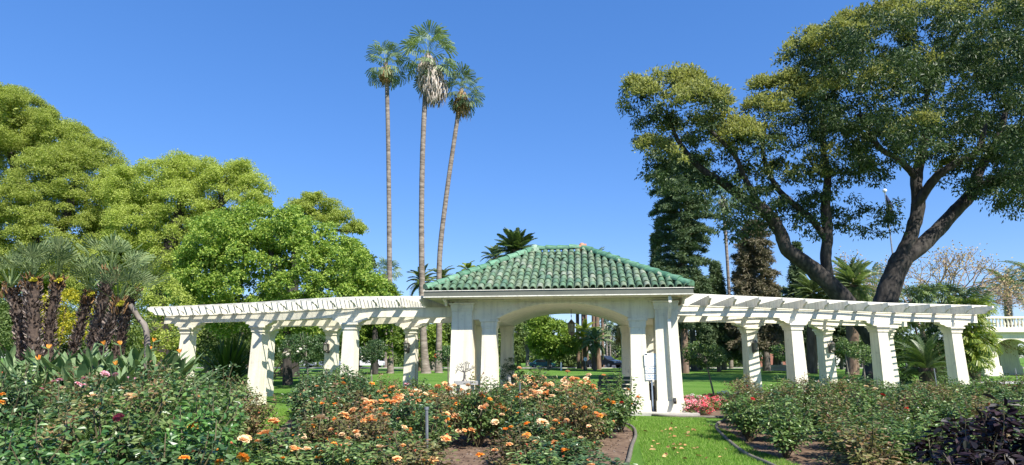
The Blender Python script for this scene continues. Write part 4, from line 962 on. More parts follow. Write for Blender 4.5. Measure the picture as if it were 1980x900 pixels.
frond_shrub('clustered_palm', 'bright yellow green fan leaved palm mass at the right end of the pergola', [(1862, 612, 20), (1876, 630, 20), (1880, 660, 18), (1868, 682, 18), (1880, 702, 12), (1862, 598, 16), (1890, 668, 12), (1878, 600, 14)], 34, .52, 40, 'palm_yellow', 31)
frond_shrub('clustered_palm', 'green palm tops showing above the right end of the pergola', [(1790, 578, 18), (1820, 575, 18), (1850, 580, 18), (1875, 588, 14), (1765, 580, 12)], 38, .7, 26, 'palm', 32)
# ------------------------------------------------------------------ the park beyond
def park(label, px, y0, y1, w, Y, mat='park', tr=5, name='park_tree', nb=9, L=.36, dens=.75, pr=.75, per=80, lean=0, group=None, seed=None):
    rs = np.random.default_rng(int(abs(px) * 7 + Y)); h = y1 - y0; bl = []
    for k in range(nb):
        a = rs.uniform(0, 6.283); q = rs.uniform(.15, .95) ** .6; r = min(w, h * 1.3) * rs.uniform(.2, .32)
        bl.append((px + math.cos(a) * q * (w / 2 - r * .7), (y0 + y1) / 2 + math.sin(a) * q * (h / 2 - r * .7), r))
    bl.append((px, (y0 + y1) / 2, min(w, h) * .32))
    tr_ = [[(px + lean, 722, tr * 1.3), (px + lean * .7, (y1 + 716) / 2, tr), (px, y1 - h * .2, tr * .8), (px + rs.uniform(-4, 4), y0 + h * .35, tr * .4)],
           [(px + lean * .4, y1 - h * .05, tr * .6), (px - w * .15, y0 + h * .6, tr * .45), (px - w * .25, y0 + h * .35, tr * .25)], [(px + lean * .4, y1 - h * .08, tr * .6), (px + w * .16, y0 + h * .55, tr * .4), (px + w * .26, y0 + h * .35, tr * .25)]]
    return broad_tree(name, label, 'tree', bl, Y, tr_, mat, L, dens, pr, per, .55, .1, 1.0, 'bark_grey', back=0, group=group)
PT = [('dark park tree behind the leftmost column of the left pergola', 400, 585, 702, 110, 62, 'park'), ('dark park tree between the two leftmost front columns', 470, 590, 700, 110, 68, 'park'),
      ('deep green park tree over the silver car, left pergola', 570, 590, 694, 120, 58, 'park'), ('dark park tree behind the middle back column, left pergola', 640, 595, 692, 100, 66, 'park'),
      ('bright green park tree behind the thin left palm trunk', 722, 600, 690, 90, 58, 'park_light'), ('yellow green tree between the two left palm trunks', 785, 620, 700, 62, 70, 'park_light'),
      ('yellow green tree between the middle and leaning palm trunks', 836, 615, 702, 48, 72, 'park_light'), ('dark park tree right behind the leaning palm trunk', 880, 600, 704, 90, 76, 'park'),
      ('dark tree glimpsed between the paired left columns', 932, 610, 704, 60, 84, 'park'), ('dark tree glimpsed between the back left columns', 985, 600, 704, 70, 88, 'park'),
      ('light green park tree with pale trunks seen through the arch', 1062, 608, 690, 105, 78, 'park_light'), ('grey green tree at the left of the arch opening, behind', 1020, 590, 690, 80, 104, 'park_grey'),
      ('low dark tree left of the palm trunks in the arch', 1098, 652, 712, 62, 96, 'park'), ('far tree over the avenue seen through the arch', 1200, 660, 706, 60, 170, 'park_grey'),
      ('small rounded tree at the right of the arch opening', 1222, 640, 692, 40, 74, 'park'), ('tree seen between the paired right columns', 1262, 600, 704, 60, 82, 'park'),
      ('park tree right behind the downspout column', 1312, 600, 702, 58, 92, 'park_grey'), ('dark bushy park tree left of the first right pergola column', 1400, 592, 698, 100, 74, 'park'),
      ('dark park tree behind the first front column, right pergola', 1448, 610, 704, 66, 88, 'park'), ('grey green tree in front of the red brick building', 1500, 590, 664, 96, 72, 'park_grey'),
      ('dark park tree in front of the grey building', 1565, 596, 684, 72, 82, 'park'), ('grey green park tree in front of the pale wall', 1628, 620, 694, 74, 78, 'park_grey'), ('dark park tree beside the big dark trunk', 1668, 610, 690, 66, 88, 'park')]
for a_ in PT:
    park(*a_, tr=3.5 if a_[5] > 75 else 5)
FT = [(-80, 600, 712, 230, 130), (120, 600, 712, 220, 150), (300, 630, 712, 180, 140), (470, 640, 712, 170, 150), (620, 640, 712, 170, 138), (760, 650, 712, 150, 150), (890, 640, 712, 140, 140), (1010, 650, 712, 110, 160), (1140, 690, 712, 60, 230), (1250, 665, 712, 90, 150), (1350, 665, 712, 110, 165), (1480, 650, 712, 130, 170), (1620, 650, 712, 150, 150), (1760, 650, 712, 160, 160), (1900, 660, 712, 160, 150), (2060, 640, 712, 170, 140)]
FW = ['beyond the far left edge of the park', 'far behind the shaggy palms', 'far behind the left pergola end', 'far behind the spiky plant', 'far behind the silver car', 'far behind the three tall palms', 'far left of the pavilion', 'far behind the arch on its left', 'far down the avenue', 'far behind the right pavilion columns', 'far right of the pavilion', 'far behind the brick building', 'far behind the pale building', 'far behind the cycad', 'far behind the arcade', 'far beyond the right edge of the park']
for (px, y0, y1, w, Y), wh in zip(FT, FW): park('dark street tree ' + wh, px, y0, y1, w, Y, 'park', 3, 'street_tree', 11, .75, .22, 1.5, 60)
# hedges along the street
def hedge(label, x0, x1, y0, Y, mat='park', step=22):
    bl = [(x, (y0 + 714) / 2 + rng.uniform(-2, 2), (714 - y0) * .62) for x in np.arange(x0, x1, step)]
    b = pxblobs(bl, Y, .2); t = tree_root('hedge', label, 'hedge', np.mean(np.array(b)[:, :2], 0)); c, r = crown_puffs(b, 1.2, .5); g = G(); puffs(g, c, r, 60, .3, .6); g.build('foliage', M[mat], t)
hedge('long dark hedge along the street behind the left pergola', 360, 700, 690, 100); hedge('dark hedge between the palm trunks left of the pavilion', 760, 1000, 690, 104, 'park'); hedge('dark clipped hedge seen through the arch', 1066, 1112, 684, 100)
hedge('low green hedge beside the avenue seen through the arch', 1185, 1260, 697, 120, 'park_light', 14); hedge('dark hedge behind the first tree rose, right pergola', 1300, 1450, 690, 98); hedge('low hedge before the pale building, right pergola', 1590, 1700, 702, 92, 'park_light', 12)
# palm trunks crowding the arch opening
for k, (x, x2, yt, r, Y, lab) in enumerate([(1119, 1116, 545, 3.4, 84, 'leftmost of the palm trunks crowding the arch opening'), (1128, 1127, 520, 4.2, 80, 'thick brown palm trunk second from left in the arch opening'), (1136, 1132, 560, 3, 92, 'slim palm trunk third from left in the arch opening'),
                                        (1148, 1147, 530, 4.0, 82, 'palm trunk in the middle of the arch, fourth of its cluster'), (1158, 1154, 515, 4.4, 78, 'thick palm trunk at the right of the cluster in the arch'), (1166, 1164, 560, 2.8, 96, 'slim palm trunk at the far right of the cluster in the arch')]):
    fan_palm(lab, [(x, 722, r * 1.5), (x, 712, r * 1.2), (x2 + 1, 640, r), (x2, yt, r * .9)], Y, 1.2, 26, (2.2, 1.6, 0), 'palm', group='palm trunks behind the arch', seed=50 + k, bark='bark_brown')
feather_palm('low feathery palm with spreading fronds in front of the palm trunks', [(1132, 720, 4), (1131, 690, 4), (1130, 652, 4)], 76, 2.6, 26, 'palm_yellow', arch=.9, hang=.7, name='feather_palm', seed=61, lw=.05)
feather_palm('low feathery palm right of the other in the arch opening', [(1150, 720, 4), (1150, 690, 4), (1151, 660, 4)], 74, 2.2, 24, 'palm_grey', arch=.9, hang=.7, name='feather_palm', seed=62, lw=.05)
fan_palm('left of two distant fan palms over the avenue', [(1175, 716, 2.2), (1173, 670, 2), (1170, 625, 1.8)], 130, 1.3, 22, (2, 1.4, 0), seed=63, group='distant avenue palms')
fan_palm('right of two distant fan palms over the avenue, shorter', [(1181, 716, 1.8), (1180, 680, 1.6), (1178, 638, 1.5)], 150, 1.3, 22, (2, 1.4, 0), seed=64, group='distant avenue palms')
fan_palm('shaded palm trunk with a round dark skirt near the right of the arch', [(1211, 722, 7), (1210, 700, 6), (1207, 650, 5), (1203, 612, 5)], 68, 1.0, 24, (2.4, 2.0, 0), 'palm_dark', seed=65, group=None, skirt_mat='skirt_brown', bark='bark_dark')
# pine trunks right of the pavilion
for x, w_, Y, yt, lab in ((1326, 6, 70, 560, 'grey tree trunk just right of the downspout column'), (1341, 7, 72, 545, 'brown tree trunk, middle of three right of the pavilion'), (1352, 5, 76, 565, 'grey trunk, rightmost of three right of the pavilion'), (1481, 8, 70, 560, 'thick grey trunk in front of the brick building'), (1506, 6, 74, 570, 'slim dark trunk leaning before the brick building'), (1588, 6, 76, 580, 'slim trunk behind the middle back column'), (1640, 5, 78, 600, 'slim pale trunk before the pale wall')):
    park(lab, x - 6, yt - 10, yt + 60, 70, Y, 'conifer', w_ * .8, 'park_tree', 7, .36, .9, .6, 70, lean=8)
# bare tree with tan seed pods
rs = np.random.default_rng(17); bb = at(1790, 700, 58); bb[2] = 0; t = tree_root('bare_tree', 'nearly leafless tree with tan twigs behind the big dark trunk', 'tree', bb); g = G(); tips = []
def bare(p, d, L, r, n_):
    q_ = p + d * L; tube(g, [p, (p + q_) / 2 + rs.normal(0, L * .05, 3), q_], [r, r * .85, r * .7], 5, False)
    if n_ == 0: tips.append(q_); return
    for _ in range(3 if n_ > 1 else 4): bare(q_, unit(d + rs.normal(0, .5, 3) + np.array([0, 0, .06])), L * rs.uniform(.68, .9), r * .62, n_ - 1)
bare(bb, np.array([0, 0, 1.]), 4.0, .3, 0); tips.clear()
for a in np.linspace(0, 6.28, 7)[:-1]: bare(bb + (0, 0, 4), unit(np.array([math.cos(a), math.sin(a), .75])), 2.7, .17, 4)
g.build('trunk', M['twig'], t); tp = np.array(tips); n = len(tp) * 7; g = G(); pos = np.repeat(tp, 7, 0) + rs.normal(0, .35, (n, 3)); leaves(g, pos, sphere_dirs(n), sphere_dirs(n), .2, .12); g.build('crown', M['tan'], t)
# flagpole
fb = at(1752, 700, 60); fb[2] = 0; t = thing('flagpole', 'thin pole with a ball on top and a furled dark flag behind the big tree', 'flagpole', fb); fz = at(1730, 372, 60)[2]
g = G(); tube(g, [fb, fb + (0, 0, fz)], [.10, .06], 8); g.build('pole', M['steel'], t); g = G(); ball(g, fb + (0, 0, fz + .15), .2); g.build('finial', M['globe'], t)
g = G(); tube(g, [fb + (.05, -.05, fz - .3), fb + (.25, -.1, fz - 1.2), fb + (.28, -.1, fz - 2.2), fb + (.1, -.05, fz - 2.6)], [.05, .22, .2, .05], 8); g.build('flag', M['flag'], t)
# buildings across the street
def block(name, label, x0, x1, ytop, Y, dep, mat, wins=(), roof=None, cat='building'):
    a, b = at(x0, ytop, Y), at(x1, ytop, Y); h = a[2]; t = thing(name, label, cat, ((a[0] + b[0]) / 2, Y + dep / 2, 0)); w = b[0] - a[0]; c = np.array([(a[0] + b[0]) / 2, Y + dep / 2, h / 2])
    g = G(); box(g, c, (w, dep, h)); g.build('wall', M[mat], t); g = G(); box(g, c + (0, 0, h / 2 + .15), (w + .5, dep + .5, .28)); g.build('roof', M[roof or 'wall_pale'], t)
    for (u, z, ww, wh) in wins:
        g = G(); box(g, (a[0] + u * w, Y - .02, z), (ww, .10, wh)); f = g.build('window', M['window'], t); g = G()
        for s in (-1, 1): box(g, (a[0] + u * w + s * (ww / 2 + .05), Y - .05, z), (.10, .14, wh + .2)); box(g, (a[0] + u * w, Y - .05, z + s * (wh / 2 + .05)), (ww - .004, .14, .10))
        g.build('window_frame', M['wall_pale'], f)
block('brick_building', 'red brick building with a pale flat roof behind the trees', 1452, 1532, 652, 100, 12, 'brick', [(.3, 2.4, 1.2, 1.4), (.8, 2.4, 1.2, 1.4)])
block('grey_building', 'low grey building with dark windows right of the brick one', 1538, 1592, 676, 104, 10, 'wall_grey', [(.3, 1.4, 1.0, 1.0), (.62, 1.4, 1.0, 1.0)])
block('pale_building', 'long pale stucco building behind the trees by the big trunk', 1600, 1720, 672, 108, 12, 'wall_pale', [(.25, 1.6, 1.0, 1.3), (.55, 1.6, 1.0, 1.3), (.8, 1.6, 1.0, 1.3)])
block('flat_roofed_building', 'far grey building with a white roof edge right of the pavilion', 1338, 1412, 650, 130, 12, 'wall_grey', [(.2, 3, 1.2, 1.4), (.5, 3, 1.2, 1.4), (.8, 3, 1.2, 1.4)])
block('low_wall', 'low white garden wall in front of the brick building', 1490, 1526, 711, 71.5, .4, 'wall_pale', cat='wall')
# cars
def car(label, c, yaw, mat, sc_=1.0):
    t = thing('parked_car', label, 'car', c); R = rotz(yaw); c = np.asarray(c, float); P = lambda V: (np.asarray(V, float) * sc_) @ R.T + c
    def prism(g, prof, y0, y1, inset=0):
        k = len(prof); V = [(x, y, z) for y in (y0, y1) for x, z in prof]; g.add(P(V), [tuple(range(k)), tuple(range(2 * k - 1, k - 1, -1))] + [(j, k + j, k + (j + 1) % k, (j + 1) % k) for j in range(k)])
    g = G(); prism(g, [(-2.2, .35), (-2.25, .75), (-2.0, .92), (-1.2, .98), (1.0, .98), (2.0, .84), (2.22, .6), (2.2, .35)], -.86, .86); prism(g, [(-1.5, .97), (-1.0, 1.42), (.25, 1.44), (1.0, .97)], -.72, .72); b = g.build('body', mat, t)
    g = G()
    for s in (-1, 1): prism(g, [(-1.25, 1.0), (-.9, 1.36), (.2, 1.38), (.72, 1.0)], s * .725 - .008, s * .725 + .008)
    g.build('side_window', M['window'], t); g = G(); bar(g, P([(.98, 0, 1.02)])[0], P([(.36, 0, 1.40)])[0], 1.3 * sc_, .03, up=R @ np.array([1., 0, 0])); g.build('windscreen', M['window'], t)
    for x in (-1.4, 1.4):
        for s in (-1, 1): g = G(); tube(g, P([(x, s * .70, .33), (x, s * .88, .33)]), .33 * sc_, 14); w_ = g.build('wheel', M['rubber'], t); g = G(); tube(g, P([(x, s * .875, .33), (x, s * .895, .33)]), .2 * sc_, 10); g.build('rim', M['steel'], w_)
    for s in (-1, 1): g = G(); box(g, P([(2.14, s * .6, .68)])[0], (.18, .34 * sc_, .14 * sc_), yaw); g.build('headlight', M['globe'], t)
car('silver car parked on the street behind the left pergola', (*at(578, 706, 89)[:2], .01), 0.05, paint('silver paint', (.5, .52, .55))); car('white car parked behind the thin left palm trunk', (*at(712, 706, 89.5)[:2], .01), math.pi, paint('white paint', (.75, .76, .78)))
car('blue grey car parked between two left pergola columns', (*at(650, 706, 90)[:2], .01), .02, paint('blue grey paint', (.16, .2, .28))); car('dark car seen through the arch beside the palm trunks', (*at(1170, 706, 90)[:2], .01), -.9, paint('dark paint', (.03, .035, .04)), 1.15)
car('low teal car at the left of the arch opening', (*at(1048, 706, 88)[:2], .01), .05, paint('teal paint', (.03, .16, .17)), .8); car('dark blue car behind the shaded palm trunk in the arch', (*at(1226, 706, 92)[:2], .01), 2.2, paint('blue paint', (.06, .08, .13)), 1.1)
# street furniture
for px, py, Y, r, lab in ((1173, 693, 99, .30, 'nearest white globe lamp by the avenue'), (1150, 694, 106, .22, 'globe lamp left of the dark car'), (1166, 696, 112, .2, 'globe lamp right behind the dark car'), (1190, 701, 140, .22, 'farthest globe lamp along the avenue')):
    p = at(px, py, Y); b = np.array([p[0], p[1], 0]); t = thing('street_lamp', lab, 'lamp', b, 'globe lamps along the avenue'); g = G(); tube(g, [b, b + (0, 0, .4), b + (0, 0, p[2] - r)], [.14, .07, .05], 8); g.build('post', M['iron'], t); g = G(); ball(g, p, r, 12, 8); g.build('globe', M['globe'], t)
p = at(1132, 695, 74); b = np.array([p[0], p[1], 0]); t = thing('round_sign', 'small round white sign on a post before the palm trunks', 'sign', b); g = G(); tube(g, [b, b + (0, 0, p[2] + .2)], .03, 8); g.build('post', M['steel'], t)
g = G(); tube(g, [p - (0, .05, 0), p - (0, .03, 0)], .23, 20); d_ = g.build('disc', M['sign_white'], t); g = G(); box(g, p - (0, .055, 0), (.06, .008, .2)); g.build('mark', M['stake'], d_)
p = at(1085, 703, 72); b = np.array([p[0], p[1], 0]); g = G(); tube(g, [b, b + (0, 0, p[2])], .09, 8); ball(g, b + (0, 0, p[2]), .10, 8, 6); single(g, 'bollard', M['globe'], 'single short white post on the lawn seen through the arch', 'post', b)

# ------------------------------------------------------------------ the white arcade at the right edge
AY = 52.0; ax0 = at(1905, 700, AY)[0]; t = thing('arcade', 'white arcade with a balustrade on top at the right edge', 'building', (ax0 + 6, AY + 1.5, 0)); AZ = at(1940, 613, AY)[2]; zb = at(1940, 636, AY)[2]; zc_ = at(1940, 656, AY)[2]; zs = at(1940, 668, AY)[2]
spans = [(ax0 + .9, ax0 + 3.6), (ax0 + 5.2, ax0 + 8.2), (ax0 + 9.8, ax0 + 12.8)]; xs_ = [ax0 - .3] + [v for s in spans for v in s] + [ax0 + 14.2]
for k in range(0, len(xs_), 2):
    for y in (AY, AY + 3.2):
        g = G(); x0, x1 = xs_[k], xs_[k + 1]; hexa(g, [(x0 - .08, y - .28, 0), (x1 + .08, y - .28, 0), (x1 + .08, y + .28, 0), (x0 - .08, y + .28, 0)], [(x0, y - .25, zs - .002), (x1, y - .25, zs - .002), (x1, y + .25, zs - .002), (x0, y + .25, zs - .002)]); pi_ = g.build('pier', M['white'], t)
        g = G(); hexa(g, [(x0 - .16, y - .36, 0), (x1 + .16, y - .36, 0), (x1 + .16, y + .36, 0), (x0 - .16, y + .36, 0)], [(x0 - .13, y - .33, .8), (x1 + .13, y - .33, .8), (x1 + .13, y + .33, .8), (x0 - .13, y + .33, .8)]); g.build('plinth', M['white'], pi_)
for y0, y1 in ((AY - .25, AY + .25), (AY + 2.95, AY + 3.45)):
    g = G()
    for k in range(0, len(xs_), 2): hexa(g, [(xs_[k], y0, zs), (xs_[k + 1], y0, zs), (xs_[k + 1], y1, zs), (xs_[k], y1, zs)], [(xs_[k], y0, zb - .3), (xs_[k + 1], y0, zb - .3), (xs_[k + 1], y1, zb - .3), (xs_[k], y1, zb - .3)])
    for a, b in spans:
        n = 14; xx = np.linspace(a, b, n + 1); zz = zs + (zc_ - zs) * (1 - np.abs(np.linspace(-1, 1, n + 1)) ** 2.3)
        for i in range(n): hexa(g, [(xx[i], y0, zz[i]), (xx[i + 1], y0, zz[i + 1]), (xx[i + 1], y1, zz[i + 1]), (xx[i], y1, zz[i])], [(xx[i], y0, zb - .3), (xx[i + 1], y0, zb - .3), (xx[i + 1], y1, zb - .3), (xx[i], y1, zb - .3)])
    g.build('arched_wall', M['white'], t)
g = G(); box(g, (ax0 + 7, AY + 1.6, zb - .2), (15.4, 4.5, .2)); g.build('roof_slab', M['white'], t); g = G(); box(g, (ax0 + 7, AY + 1.6, zb - .06), (15.0, 4.0, .08)); g.build('cornice', M['white'], t)
g = G(); box(g, (ax0 + 7, AY - .2, AZ - .07), (14.8, .34, .15)); g.build('handrail', M['white'], t); g = G(); box(g, (ax0 + 7, AY - .2, zb + .03), (14.8, .30, .10)); g.build('rail_base', M['white'], t)
bm = G(); hb = AZ - zb - .22; lathe(bm, (0, 0, 0), [(.09, 0), (.09, .08 * hb), (.05, .16 * hb), (.10, .40 * hb), (.045, .78 * hb), (.085, .90 * hb), (.085, hb)], 10); bme = bm.data('baluster', M['white'], None, True)
for k in range(46):
    o = bpy.data.objects.new('baluster', bme); C.objects.link(o); o.parent = t; o.location = (ax0 - .2 + k * .30 - (ax0 + 6), -.2 - 1.5, zb + .08)

# ------------------------------------------------------------------ roses
def bush_mesh(seed, mat, nleaf=1500, L=.075, shoots=11, droop=.15, spread=1.0, tall=.0, W=.62):
    """One rose bush 1 m tall and about 0.95 m wide: canes and leaves as two meshes."""
    rs = np.random.default_rng(seed); gs, gl = G(), G(); pos, dr, nr = [], [], []
    for k in range(shoots):
        a = k * 2.39996 + rs.normal(0, .3); o = np.array([math.cos(a), math.sin(a), 0]); R = .40 * spread * math.sqrt((k + .5) / shoots) * rs.uniform(.8, 1.15); H = rs.uniform(.72, 1.0 + tall) * (1 - .25 * (R / .4) ** 2)
        P = smooth_path([o * .03, o * R * .45 + (0, 0, H * .4), o * R * .85 + (0, 0, H * .75), o * R + (rs.normal(0, .03), rs.normal(0, .03), H)], 4); tube(gs, P, np.linspace(.011, .004, len(P)), 5, False)
        m = nleaf // shoots; q = rs.uniform(.22, 1, m) ** .8; i = q * (len(P) - 1.001); j = i.astype(int); f = (i - j)[:, None]; b = P[j] * (1 - f) + P[j + 1] * f
        side = rs.normal(size=(m, 3)) * np.array([1, 1, .55]); side = unit(side); rr = rs.uniform(.02, .2, m) * (1.15 - .55 * q)
        p = b + side * rr[:, None]; pos.append(p); dr.append(unit(side + rs.normal(0, .35, (m, 3)) + np.array([0, 0, -droop]))); nr.append(unit(rs.normal(0, .42, (m, 3)) + o * .35 + np.array([0, 0, .9])))
        for t_ in range(7):             # side twigs
            i0 = rs.integers(3, len(P) - 1); e = P[i0] + unit(rs.normal(size=3) + np.array([0, 0, .5])) * rs.uniform(.1, .2); tube(gs, [P[i0], e], [.004, .002], 4, False)
    for k in range(5):                  # long bare shoots standing out of the bush
        a = rs.uniform(0, 6.283); o = np.array([math.cos(a), math.sin(a), 0]); R = rs.uniform(.1, .42) * spread; H = rs.uniform(1.02, 1.32)
        P = smooth_path([o * .03, o * R * .5 + (0, 0, H * .5), o * R * .9 + (0, 0, H * .8), o * R * 1.05 + (rs.normal(0, .04), rs.normal(0, .04), H)], 4); tube(gs, P, np.linspace(.010, .003, len(P)), 5, False)
        m = 26; q = rs.uniform(.6, 1, m); i = q * (len(P) - 1.001); j = i.astype(int); f = (i - j)[:, None]; b = P[j] * (1 - f) + P[j + 1] * f; side = unit(rs.normal(size=(m, 3)) * np.array([1, 1, .4]))
        pos.append(b + side * rs.uniform(.01, .09, m)[:, None]); dr.append(unit(side + (0, 0, -.1))); nr.append(unit(rs.normal(0, .4, (m, 3)) + np.array([0, 0, .9])))
    pos, dr, nr = map(np.concatenate, (pos, dr, nr)); keep = pos[:, 2] > .05; pos, dr, nr = pos[keep], dr[keep], nr[keep]; n = len(pos)
    leaves(gl, pos, dr, nr, L * rs.uniform(.6, 1.25, n), L * W * rs.uniform(.8, 1.2, n), T_LEAF)
    return gs.data('stems', M['stem']), gl.data('foliage', M[mat])
BM = {k: [bush_mesh(100 * i + s, m, nl, L, sh, dp, 1.0, tl) for s in range(3)] for i, (k, m, nl, L, sh, dp, tl) in enumerate([
    ('mid', 'rose_mid', 1500, .070, 11, .15, .1), ('dark', 'rose_dark', 1900, .070, 12, .15, .1), ('bright', 'rose_bright', 2100, .066, 11, .15, .08), ('olive', 'rose_olive', 1100, .062, 13, .1, .15), ('purple', 'rose_purple', 300, .115, 9, .45, .25)])}
def petal_rings(rings, bud=True, wav=.06, seed=0):
    rs = np.random.default_rng(seed); g = G()
    for n, tilt, ln, w, r0, off in rings:
        for k in range(n):
            a = (k + off) / n * 6.283 + rs.normal(0, .08); tl = rad(tilt + rs.normal(0, 5)); o = np.array([math.cos(a), math.sin(a), 0]); s_ = np.array([-o[1], o[0], 0]); V = []
            for i, q in enumerate((0, .45, .8, 1.0)):
                cur = tl + (.55 - q) * .5 if tilt > 50 else tl - q * .3 + .15
                c = o * (r0 + ln * q * math.cos(cur)) + np.array([0, 0, ln * q * math.sin(cur)]); ww = w * (.35, .95, 1.0, .62)[i] / 2
                for v in (-1, 0, 1): V.append(c + s_ * ww * v + (o * -1 * math.sin(tl) + np.array([0, 0, math.cos(tl)])) * (abs(v) * .10 * ln) + rs.normal(0, wav * ln * .5, 3) * (q > .5))
            i = np.arange(3)[:, None] * 3 + np.arange(2)[None]; i = i.ravel(); g.add(V, np.stack([i, i + 1, i + 4, i + 3], 1))
    if bud: lathe(g, (0, 0, .05), [(.08, 0), (.17, .14), (.16, .28), (.06, .40)], 8)
    return g
OPEN = [[(7, 8, .95, .72, .05, 0), (7, 30, .85, .68, .06, .5), (6, 52, .68, .6, .05, 0), (5, 72, .52, .46, .05, .5)], [(6, -8, .98, .78, .05, .2), (7, 18, .9, .7, .05, .7), (6, 42, .72, .62, .05, .1), (5, 65, .5, .5, .05, .5)], [(6, 22, .85, .75, .05, .2), (6, 48, .8, .66, .05, .7), (5, 66, .7, .56, .05, .1), (4, 78, .6, .46, .04, .5)]]
BUD = [(5, 70, .85, .5, .10, 0), (4, 80, .95, .42, .05, .5)]
BLM = {}
def bloom_mesh(kind, mat, v):
    k = (kind, mat, v)
    if k not in BLM: BLM[k] = (petal_rings(OPEN[v], True, .07, v) if kind == 'open' else petal_rings(BUD, True, .04, 9)).data('rose_bloom', M[mat], None, True)
    return BLM[k]
calyx = G(); lathe(calyx, (0, 0, 0), [(.05, -2.2), (.06, -.35), (.16, -.15), (.12, .04)], 6); CALYX = calyx.data('bloom_stalk', M['stem'])
ORD = ['first', 'second', 'third', 'fourth', 'fifth', 'sixth', 'seventh', 'eighth', 'ninth', 'tenth', 'eleventh', 'twelfth', 'thirteenth', 'fourteenth', 'fifteenth', 'sixteenth', 'seventeenth', 'eighteenth', 'nineteenth', 'twentieth', 'twenty-first', 'twenty-second', 'twenty-third', 'twenty-fourth']
BUSH = []
KW = {'mid': 'green', 'dark': 'dark green', 'bright': 'bright green', 'olive': 'bronze tinged', 'purple': 'purple black leaved'}
def inside(p, poly):
    x, y = p; c = False; n = len(poly)
    for i in range(n):
        (x0, y0), (x1, y1) = poly[i][:2], poly[(i + 1) % n][:2]
        if (y0 > y) != (y1 > y) and x < (x1 - x0) * (y - y0) / (y1 - y0) + x0: c = not c
    return c
def shrink(p, poly, m):                   # is p inside by at least m in the four directions
    return all(inside((p[0] + dx, p[1] + dy), poly) for dx, dy in ((m, 0), (-m, 0), (0, m), (0, -m)))
rb = np.random.default_rng(5)
def bush(x, y, H, R, kind, row, bed, k):
    me = BM[kind][rb.integers(3)]; root = thing('rose_bush', '', 'rose bush', (x, y, 0), 'rose bushes of the ' + bed); root.rotation_euler = (0, 0, rb.uniform(0, 6.28)); root.scale = (R / .47, R / .47, H)
    for nm, m_ in (('stems', me[0]), ('foliage', me[1])):
        o = bpy.data.objects.new(nm, m_); C.objects.link(o); o.parent = root
    BUSH.append(dict(o=root, x=x, y=y, H=H, R=R, kind=kind, row=row, bed=bed, k=k, n=0, c=set()))
def plant_rows(bed, poly, rows, xr, hfun, kfun, sp_=.86, m=.28, skip=None):
    for r_, Y in enumerate(rows):
        k = 0
        for x in np.arange(*xr(Y), sp_):
            p = (x + rb.uniform(-.15, .15) + (r_ % 2) * .4, Y + rb.uniform(-.18, .18))
            if not shrink(p, poly, m) or (skip and skip(*p)): continue
            px, _ = proj((p[0], p[1], .8))
            if not -25 < px < 2300: continue
            bush(*p, hfun(p[0], p[1], px) * rb.uniform(.82, 1.16), .47 * rb.uniform(.92, 1.2), kfun(p[0], p[1], px), r_, bed, k); k += 1
pick = lambda *a: a[rb.integers(len(a))]
plant_rows('centre bed', centre_bed, [7.3, 8.2, 9.2, 10.3, 11.4, 12.4, 13.4, 14.4, 15.4, 16.4, 17.4], lambda Y: (-6, 3.2), lambda x, y, px: .46 if y < 9.0 and x > -.5 else .56 if y < 9.0 else .66 if y < 9.5 else (.58 if 830 < px < 960 and y > 12.8 else .80 if y < 12 else (.95 if px < 690 else .76 if px < 880 else .88)),
           lambda x, y, px: pick('mid', 'olive', 'dark', 'mid') if px > 760 or y < 12 else pick('dark', 'dark', 'mid'), (.70), .26, skip=lambda x, y: (-.80 < x < -.05 and 7 < y < 10.7) or (x > 1.5 and y < 11))
plant_rows('left bed', left_bed, [4.3, 5.3, 6.3, 7.3, 8.3, 9.3, 10.3, 11.3, 12.3, 13.3, 14.4, 15.5, 16.6], lambda Y: (-.86 * Y, -1), lambda x, y, px: (.84 if y < 5 else .92 if y < 7 else 1.0) * (1 if px < 330 else .94) if px < 400 else (.58 if y < 9 else .8 if y < 12 else .95),
           lambda x, y, px: pick('bright', 'bright', 'mid', 'dark') if y < 6.5 else pick('mid', 'mid', 'olive', 'dark') if px < 480 else pick('dark', 'dark', 'mid', 'olive'), .84, .25, skip=lambda x, y: proj((x, y, 1))[0] < 355 and y > 12.9)
plant_rows('right bed', right_bed, [6.9, 8.0, 9.0, 10.0, 11.0, 12.0, 13.0, 14.0, 15.0, 16.0, 17.2, 18.4, 19.6], lambda Y: (3.2, .9 * Y), lambda x, y, px: .62 if y < 10 else .72 if y < 15 else .78, lambda x, y, px: pick('mid', 'dark', 'olive', 'mid', 'olive', 'mid'), .86, .26,
           skip=lambda x, y: y < 7.6 and proj((x, y, .5))[0] > 1740)
for k, (px, Y, H) in enumerate(((1812, 6.5, .62), (1868, 6.2, .86), (1915, 6.4, .78), (1975, 6.1, .72), (1900, 5.6, .58), (1845, 5.7, .55), (1960, 5.4, .58), (2030, 6.0, .74))): bush(at(px, 700, Y)[0], Y, H, .42, 'purple', 0, 'right corner', k)

